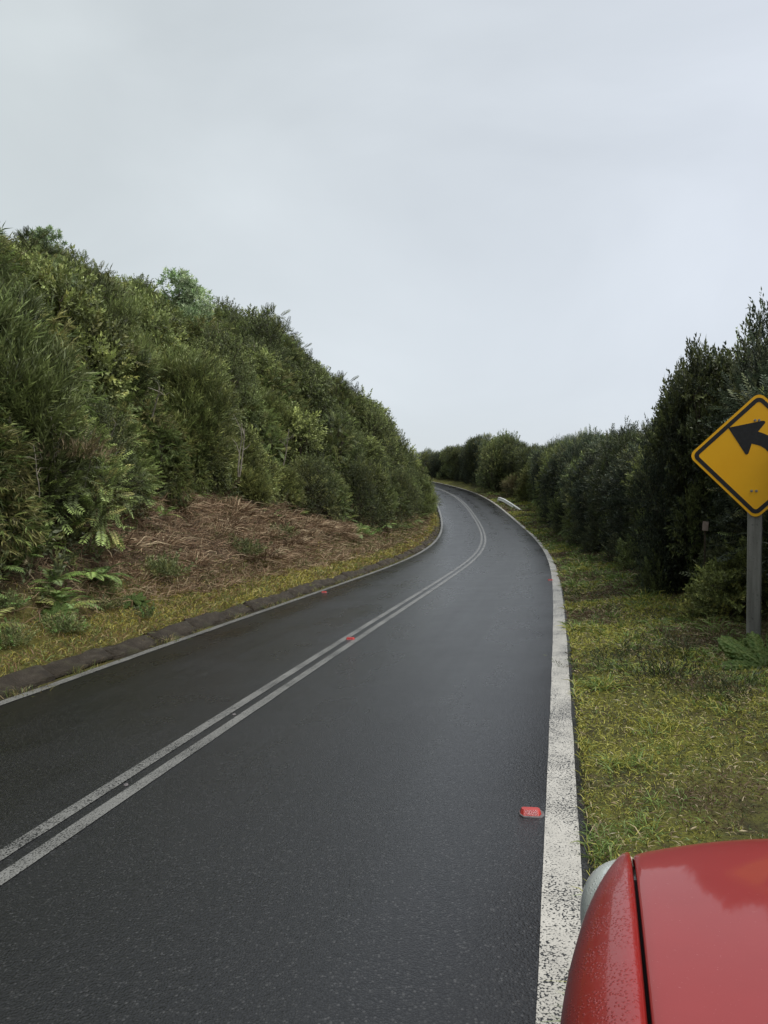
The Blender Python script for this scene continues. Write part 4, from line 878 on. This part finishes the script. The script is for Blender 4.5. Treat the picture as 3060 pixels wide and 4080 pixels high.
# ------------------------------------------------------------------ giant-leaved nalca plants
m, t, o = mat_new('nalca_leaf'); g = G(t); oc = g.n('ShaderNodeTexCoord').outputs['Object']; at = g.n('ShaderNodeAttribute', attribute_name='col').outputs['Color']
c = g.mix(g.ramp(g.noise(oc, 7, 6, .7), [(.35, 0.), (.7, .6)]), at, (.10, .11, .02)); c = g.mix(g.ramp(g.noise(oc, 3, 5, .7), [(.62, 0.), (.72, .7)]), c, (.13, .07, .02))
p_ = g.pbsdf(Base_Color=c, Roughness=.6, Specular_IOR_Level=.3, Normal=g.bump(g.n('ShaderNodeTexVoronoi', {'Vector': oc, 'Scale': 14.0}).outputs['Distance'], .7, .03))
t.links.new(g.n('ShaderNodeMixShader', {0: .2, 1: p_, 2: g.n('ShaderNodeBsdfTranslucent', {'Color': c}).outputs[0]}).outputs[0], o.inputs[0]); M_NALCA = m
def nalca_mesh(seed, cols):
    r_ = np.random.default_rng(seed); nl = 7; na = 211; nrr = 9; V = [(0, 0, 0)]; C0 = [cols[1]]; lob = r_.uniform(.82, 1.1, nl + 1)
    for q in range(1, nrr + 1):
        f = q / nrr
        for k in range(na):
            a = -2.6 + 5.2 * k / (na - 1); ph = (k / (na - 1)) * nl; li = min(int(ph), nl - 1); w_ = ph - int(ph) - .5
            ed = lob[li] * (.56 + .44 * math.cos(math.pi * w_) ** .7 if abs(w_) < .5 else .56) + (.07 * abs(math.sin(ph * 17)) - .03) * (f > .7)
            rad = f * ((1 - f ** 4) * .8 + ed * f ** 4)
            vein = math.exp(-(w_ / .05) ** 2); side = abs(math.sin(ph * 17 + f * 9)) * .012 * f
            z = -.10 * f ** 2 - .16 * f * w_ * w_ * 4 * .5 + side + r_.normal(0, .005)
            V.append((rad * math.sin(a), rad * math.cos(a), z)); C0.append(np.array(cols[0]) * (1 - .3 * abs(w_)) * (1 - vein) + np.array(cols[1]) * vein)
    F4 = []; F3 = [(0, 1 + k + 1, 1 + k) for k in range(na - 1)]
    for q in range(nrr - 1):
        for k in range(na - 1): b = 1 + q * na + k; F4.append((b, b + 1, b + 1 + na, b + na))
    return mesh_np('leaf', V, [np.array(F3), np.array(F4)], M_NALCA, np.array(C0), smooth=True)
NL = [nalca_mesh(1, [(.045, .095, .016), (.10, .15, .04)]), nalca_mesh(2, [(.052, .105, .02), (.10, .15, .04)])]
def nalca(p, size, label, leaves):
    root = empty('nalca_plant', p); tag(root, label, 'plant')
    for az, tilt, sz, off, hh in leaves:
        lf = ob('leaf', NL[r.integers(0, 2)], root); lf.scale = (sz * size,) * 3; lf.rotation_euler = (Matrix.Rotation(R_(-12), 3, 'Z') @ Matrix.Rotation(R_(tilt), 3, 'X') @ Matrix.Rotation(R_(az), 3, 'Z')).to_euler(); lf.location = (off[0], off[1], hh)
        V, F = tube_np([(0, 0, -.1), (off[0] * .5, off[1] * .5 , hh * .6), (off[0], off[1], hh)], [.022, .018, .012], 6); so_ = ob('leaf_stalk', mesh_np('leaf_stalk', V, [F], M_LEAF, np.tile((.13, .09, .04), (len(V), 1)), smooth=True), root)
p = ground_px(1652, 1468); nalca((p[0], p[1], p[2]), .40, 'huge ragged nalca leaf plant in front of the sign post', ((48, 50, 1.0, (0, 0), .12), (-55, 42, .85, (.14, .06), .12), (95, 62, .6, (-.05, .12), .1)))
p = ground_px(1540, 1325); nalca((p[0], p[1], p[2]), .24, 'single nalca leaf on a stalk at the hedge foot left of the sign', ((20, 60, 1.0, (0, 0), .42),))
for s_, u_, sz, lb in ((8.9, 1.35, .26, 'nalca leaf clump on the left verge below the ferns'), (10.6, 1.25, .2, 'small bright nalca leaf beside the yellow grass strip')):
    nalca(lp(s_, u_, .03), sz, lb, ((20, 40, 1, (0, 0), .1), (150, 35, .8, (.1, .05), .08), (-90, 30, .8, (-.12, .04), .09)))

# ------------------------------------------------------------------ small things on the right verge
M_BOARD = simple_mat('faded_board', (.30, .24, .215), .8, .2, noise=(20, .25)); p = at_px(1513, 1136, 9.9)
brd = empty('marker_board', (p[0], p[1], p[2] - .9), R_(-18)); tag(brd, 'small faded pinkish board on a stake at the hedge left of the sign', 'marker')
bm = bmesh.new(); box_bm(bm, 0, 0, .9, .075, .012, .125, .003, Matrix.Rotation(R_(4), 4, 'Y')); bm_obj('board', bm, M_BOARD, brd); bm = bmesh.new(); box_bm(bm, .06, .03, .42, .022, .022, 1.0, .003); bm_obj('stake', bm, M_BARK, brd)
M_BARKP = simple_mat('rotten_bark', (.035, .02, .013), .9, .2, noise=(25, .5), bump=.9, bscale=40)
for x, y, ln, dep, lb in ((1335, 1379, .42, 8.1, 'dark rotten bark piece lying in the middle of the right verge'), (1440, 1371, .2, 8.4, 'short dark bark scrap right of the longer bark piece'), (1500, 1392, .55, 8.0, 'long dark bark strip at the hedge foot near the sign post'), (1390, 1288, .25, 10.6, 'dark bark scrap in the mossy grass farther along the verge')):
    p = ground_px(x, y); bm = bmesh.new(); box_bm(bm, 0, 0, 0, ln, .07, .025); bmesh.ops.subdivide_edges(bm, edges=bm.edges, cuts=4, use_grid_fill=True)
    for v in bm.verts: v.co += Vector(r.normal(0, .014, 3)); v.co.y *= 1 - .5 * abs(v.co.x / ln * 2) ** 2; v.co.z += .02 * math.sin(v.co.x * 9)
    o_ = bm_obj('bark_piece', bm, M_BARKP, None, True, (p[0], p[1], p[2] + .012)); o_.rotation_euler = (0, 0, r.uniform(-.3, .2)); tag(o_, lb, 'bark')
for x, y, R, n_, lb in ((1440, 1500, .30, 130, 'dark low heath-like plant in the verge below the sign'), (1350, 1440, .2, 60, 'small dark twiggy plant on the verge right of the edge line'), (1300, 1475, .22, 70, 'dark sprawling plant close to the edge line'), (1550, 1530, .3, 90, 'dark green low plant below the nalca leaf'), (1480, 1440, .25, 80, 'low dark plant between the bark and the nalca leaf')):
    p = ground_px(x, y); gz = p[2]; clump('low_heath', (p[0], p[1], gz), R, n_, 'needle', .06, .010, [(.035, .05, .02), (.045, .06, .022), (.05, .04, .02)], .7, lb, 'plant')
for x, y, n_, hh, lb, cc in ((1390, 1350, 260, .17, 'long green grass tussock in the middle of the right verge', [GRN, (.12, .17, .05), MOSS]), (1600, 1560, 260, .16, 'pale straw grass tussock right of the verge centre', [STRAW, (.2, .19, .08), GRN]), (1640, 1620, 200, .12, 'green grass tussock at the right photo edge', [GRN, MOSS]), (1460, 1410, 180, .13, 'blue-green grass tussock near the bark pieces', [(.10, .14, .06), GRN, STRAW]), (1330, 1230, 200, .2, 'grass tussock farther along the right verge', [GRN, STRAW, MOSS]), (1500, 1560, 160, .1, 'short green tussock in the mossy turf', [GRN, MOSS])):
    p = ground_px(x, y); gz = p[2] - .01; dep = p[1]; q = r.normal(0, .13, (n_, 3)) * [1.3, 1.0, 0]
    o_ = ob('grass_tussock', blades('grass_tussock', q, q * 2 + [0, 0, .6] + r.normal(0, .35, q.shape), r.uniform(.4, 1.1, n_) * hh, np.full(n_, max(.005, dep * .0008)), np.array(cc)[r.integers(0, len(cc), n_)] * r.uniform(.7, 1.3, (n_, 1)), M_GRASS, .6, r), None, (p[0], p[1], gz)); tag(o_, lb, 'grass tuft')

# ------------------------------------------------------------------ parked red car (front left corner in view)
CH = R_(13.6)
def paint_car(name, col, rough, coat, crough, drops):
    m, t, o = mat_new(name); g = G(t); oc = g.n('ShaderNodeTexCoord').outputs['Object']
    c = g.mix(g.ramp(g.noise(oc, 3, 5, .6), [(.35, 0.), (.7, 1.)]), col, tuple(min(1, x * 1.12 + .004) for x in col))
    c = g.mix(g.ramp(g.noise(oc, 140, 3, .8), [(.66, 0.), (.72, .35)]), c, (.5, .3, .28))
    k = dict(Base_Color=c, Roughness=rough, Coat_Weight=coat, Coat_Roughness=crough, Specular_IOR_Level=.5)
    if drops:
        v = g.n('ShaderNodeTexVoronoi', {'Vector': oc, 'Scale': 150.0}).outputs['Distance']; msk = g.ramp(g.noise(oc, 14, 4, .6), [(.42, 0.), (.55, 1.)])
        hgt = g.math('MULTIPLY', g.ramp(v, [(.12, 1.), (.42, 0.)]), msk); nn = g.bump(hgt, drops, .004); k['Coat_Normal'] = nn; k['Normal'] = nn
    t.links.new(g.pbsdf(**k), o.inputs[0]); return m
CARRED = (.215, .006, .004)
M_HOOD = paint_car('red_car_paint_hood', CARRED, .5, .55, .05, 0); M_FEND = paint_car('red_car_paint_wet', CARRED, .4, .6, .08, .3)
M_GLASS = simple_mat('tinted_car_glass', (.01, .012, .012), .05, .6); M_TYRE = simple_mat('tyre_rubber', (.02, .02, .02), .85, .3, noise=(40, .3)); M_RIM = simple_mat('wheel_steel', (.35, .35, .36), .4, .5, .8); M_BLKP = simple_mat('black_plastic', (.015, .015, .015), .6, .4)
m, t, o = mat_new('headlamp_plastic'); g = G(t); oc = g.n('ShaderNodeTexCoord').outputs['Object']; v = g.n('ShaderNodeTexVoronoi', {'Vector': oc, 'Scale': 130.0}).outputs['Distance']
nn = g.bump(g.math('MULTIPLY', g.ramp(v, [(.1, 1.), (.42, 0.)]), g.ramp(g.noise(oc, 12, 3), [(.42, 0.), (.52, 1.)])), .5, .004)
t.links.new(g.pbsdf(Base_Color=(.50, .53, .50), Roughness=.3, Coat_Weight=.8, Coat_Roughness=.08, Normal=nn, Coat_Normal=nn, Subsurface_Weight=.25, Subsurface_Radius=(.02, .02, .02)), o.inputs[0]); M_LAMP = m
CX, CY = .75, .45                                        # car centre in (lateral, forward) metres from the camera's foot point
cb = (CX * math.cos(CH) + CY * math.sin(CH), -CX * math.sin(CH) + CY * math.cos(CH), .0)
car = empty('parked_car', cb, -CH); tag(car, 'red small car parked on the right verge with its bonnet in view', 'car')
def cl_(P): P = np.array(P, float).copy(); P[..., 0] -= CX; P[..., 1] -= CY; return P
def grid_obj(name, P, mat, sub=1, thick=0, mirror=False, smooth=True):
    P = cl_(P); a, b = P.shape[:2]; i = (np.arange(a - 1)[:, None] * b + np.arange(b - 1)[None]).ravel(); F = np.stack([i, i + 1, i + 1 + b, i + b], 1)
    V = P.reshape(-1, 3)
    if mirror: V = V * [-1, 1, 1]; F = F[:, ::-1]
    o_ = ob(name, mesh_np(name, V, [F], mat, smooth=smooth), car)
    if thick: md = o_.modifiers.new('thick', 'SOLIDIFY'); md.thickness = thick; md.offset = -1
    if sub: md = o_.modifiers.new('sub', 'SUBSURF'); md.levels = sub; md.render_levels = sub
    return o_
def lat_gap(f): return .127 + .0526 * (f - 1.228)
HF = np.array([.6, .93, 1.2, 1.4, 1.55, 1.65, 1.75, 1.85, 1.95, 2.03, 2.09, 2.14, 2.165, 2.18]); HZ = np.array([1.05, 1.014, .999, .986, .974, .965, .954, .942, .928, .914, .898, .872, .83, .78])
def hood_z(f): return np.interp(f, HF, HZ)
# bonnet: rows front-to-back, columns across; nose line curves back towards the fenders
tt = np.linspace(-1, 1, 23); vv = np.concatenate([np.linspace(0, .7, 9), np.linspace(.75, .94, 6), [.965, .985, 1.0]]); P = np.zeros((len(vv), len(tt), 3))
for a, v in enumerate(vv):
    for b, t_ in enumerate(tt):
        dr = .21 * abs(t_) ** 1.9; nose = 2.18 - dr; f = .93 + (nose - .93) * v; g_ = lat_gap(f) + .004; lat = CX + (CX - g_) * t_
        zz = hood_z(f + dr * v ** 2.5) - .014 * abs(t_) ** 2.6; P[a, b] = (lat, f, zz)
grid_obj('bonnet', P, M_HOOD, 2, .012)
# fender: stations along the car with a cross-section from the bonnet gap outwards and down
FS = [.93, 1.02, 1.1, 1.2, 1.3, 1.4, 1.5, 1.6, 1.7, 1.76, 1.82, 1.88, 1.92, 1.945]
OL = np.interp(FS, [.93, 1.24, 1.416, 1.613, 1.7, 1.78, 1.84, 1.9, 1.945], [-.004, -.004, .014, .048, .073, .099, .124, .147, .163])
P = np.zeros((len(FS), 10, 3))
for a, f in enumerate(FS):
    g_ = lat_gap(f) - .004; o_l = OL[a]; zt = float(hood_z(f + .21 * max(0, (f - .93) / 1.04) ** 2.5)) - .013; wdt = g_ - o_l
    arch = .29 + math.sqrt(max(0, .325 ** 2 - (f - 1.4) ** 2)) if abs(f - 1.4) < .325 else .24
    k = min(1, wdt / .13); zl = arch if f < 1.74 else zt - .14 * k - .01; mid_ = (zt - .15 * k)
    P[a] = [(g_ + .001, f, zt - .03), (g_, f, zt - .004), (g_ - .012 * k, f, zt + .002), (g_ - wdt * .42, f, zt - .014 * k), (g_ - wdt * .74, f, zt - .042 * k), (g_ - wdt * .93, f, zt - .078 * k), (o_l, f, zt - .118 * k), (o_l + .0, f, (mid_ + zl) / 2 + .05 if f < 1.74 else zt - .124 * k), (o_l + .012, f, zl + .02 if f < 1.74 else zt - .130 * k), (o_l + .03, f, zl)]
Pm = cl_(P); grid_obj('fender', P, M_FEND, 2, .006)
o2 = grid_obj('fender', P, M_FEND, 2, .006, mirror=True)
# dark channel below the bonnet gap
gp = np.array([[(lat_gap(f) - .02, f, hood_z(f) - .07 - .05 * (f > 1.85)), (lat_gap(f) + .03, f, hood_z(f) - .07 - .05 * (f > 1.85))] for f in np.linspace(.93, 1.93, 8)])
grid_obj('bonnet_channel', gp, M_BLKP, 0); grid_obj('bonnet_channel', gp, M_BLKP, 0, mirror=True)
# headlamps: swollen wrap-round lens
def lamp(mirror):
    U = np.linspace(0, math.pi, 13); Vv = np.linspace(0, 2 * math.pi, 25); Q = np.zeros((13, 25, 3))
    se = lambda c, e_: math.copysign(abs(c) ** e_, c)
    for a, u_ in enumerate(U):
        for b, v in enumerate(Vv): Q[a, b] = (.200 + .160 * se(math.sin(u_), .8) * se(math.cos(v), .9), 1.872 + .203 * se(math.sin(u_), .8) * se(math.sin(v), .9), .738 + .116 * se(math.cos(u_), .85))
    return grid_obj('headlamp', Q, M_LAMP, 1, 0, mirror)
lamp(False); lamp(True)
# pale clip where the bonnet gap meets the lamp
bm = bmesh.new(); q = cl_([(lat_gap(1.9), 1.89, .866)])[0]; box_bm(bm, q[0], q[1], q[2], .010, .055, .02, .002); bm_obj('gap_seal', bm, simple_mat('pale_seal', (.5, .45, .36), .7, .3), car)
# front apron and bumper
fx = np.linspace(-1, 1, 17); P = np.zeros((6, 17, 3))
for b, t_ in enumerate(fx):
    nose = 2.16 - .42 * abs(t_) ** 3.6
    for a, (zz, df) in enumerate(((.74, -.03), (.66, .0), (.58, .015), (.52, .05), (.38, .055), (.24, .01))): P[a, b] = (CX + .745 * t_, nose + df - (.05 if a == 0 else 0), zz)
grid_obj('bumper', P, M_FEND, 1, .01)
bm = bmesh.new(); q = cl_([(CX, 2.175, .62)])[0]; box_bm(bm, q[0], q[1] + .0, q[2], .72, .02, .09, .008); bm_obj('grille', bm, M_BLKP, car)
# body sides, cabin, roof and tail
BS = [.94, .6, .2, -.3, -.7, -1.0, -1.2]
def side(mirror):
    Q = np.zeros((len(BS), 6, 3))
    for a, f in enumerate(BS):
        inn = .05 if f < -1.1 else 0; za = .29 + math.sqrt(max(0, .32 ** 2 - (f + .78) ** 2)) if abs(f + .78) < .32 else .2
        for b, (l_, zz) in enumerate(((.115, .985), (.06, .955), (.012, .88), (-.004, .72), (.004, .5), (.03, za))): Q[a, b] = (l_ + inn, f, zz)
    return grid_obj('body_side', Q, M_FEND, 1, .006, mirror)
side(False); side(True)
Q = np.array([[(CX + .62 * t_, f + .10 * (1 - t_ * t_), z) for t_ in np.linspace(-1, 1, 9)] for f, z in ((.98, .99), (.72, 1.12), (.45, 1.27), (.22, 1.385))]); Q[:, :, 0] = CX + (Q[:, :, 0] - CX) * np.array([1.0, .97, .92, .87])[:, None]; grid_obj('windscreen', Q, M_GLASS, 1)
RF = [.24, .0, -.4, -.8, -1.05]; Q = np.array([[(CX + .545 * t_, f, z - .045 * abs(t_) ** 3) for t_ in np.linspace(-1, 1, 11)] for f, z in zip(RF, (1.385, 1.41, 1.415, 1.395, 1.35))]); grid_obj('roof', Q, M_HOOD, 1, .015)
def swin(mirror): return grid_obj('side_window', np.array([[(.19 - .0, f, zt_ - .03), (.10, f, .965)] for f, zt_ in ((.24, 1.36), (-.1, 1.375), (-.5, 1.375), (-.85, 1.35), (-1.04, 1.30))]), M_GLASS, 0, 0, mirror)
swin(False); swin(True)
for sg in (-1, 1):
    V, F = tube_np(cl_([(CX + sg * .63, .92, .99), (CX + sg * .60, .62, 1.15), (CX + sg * .555, .24, 1.355)]), [.03, .028, .028], 8); ob('windscreen_pillar', mesh_np('windscreen_pillar', V, [F], M_FEND, smooth=True), car)
Q = np.array([[(CX + .53 * t_, -1.05 - .0, 1.34) for t_ in np.linspace(-1, 1, 7)], [(CX + .62 * t_, -1.2, .96) for t_ in np.linspace(-1, 1, 7)]]); grid_obj('rear_window', Q, M_GLASS, 0)
Q = np.array([[(CX + w_ * t_, y_ - .03 * (1 - t_ * t_), z) for t_ in np.linspace(-1, 1, 7)] for w_, y_, z in ((.64, -1.2, .96), (.70, -1.25, .75), (.71, -1.27, .5), (.69, -1.22, .24))]); grid_obj('tailgate', Q, M_FEND, 1, .01)
Q = np.array([[(CX + .6 * t_, f, .98) for t_ in np.linspace(-1, 1, 3)] for f in (.96, .9)]); grid_obj('cowl', Q, M_BLKP, 0)
for f in (1.4, -.78):
    for sg in (-1, 1):
        bm = bmesh.new(); q = cl_([(CX + sg * .63, f, .285)])[0]; Mx = Matrix.Translation(q) @ Matrix.Rotation(R_(90), 4, 'Y')
        bmesh.ops.create_cone(bm, cap_ends=True, segments=28, radius1=.283, radius2=.283, depth=.155, matrix=Mx); ed = [e_ for e_ in bm.edges if len(e_.link_faces) == 2 and abs(e_.calc_face_angle()) > 1]; bmesh.ops.bevel(bm, geom=ed, offset=.03, segments=3, affect='EDGES'); wh = bm_obj('wheel', bm, M_TYRE, car, True)
        bm = bmesh.new(); bmesh.ops.create_cone(bm, cap_ends=True, segments=24, radius1=.17, radius2=.15, depth=.02, matrix=Matrix.Translation((q[0] + sg * .082, q[1], q[2])) @ Matrix.Rotation(R_(90 * sg), 4, 'Y')); bm_obj('rim', bm, M_RIM, wh)
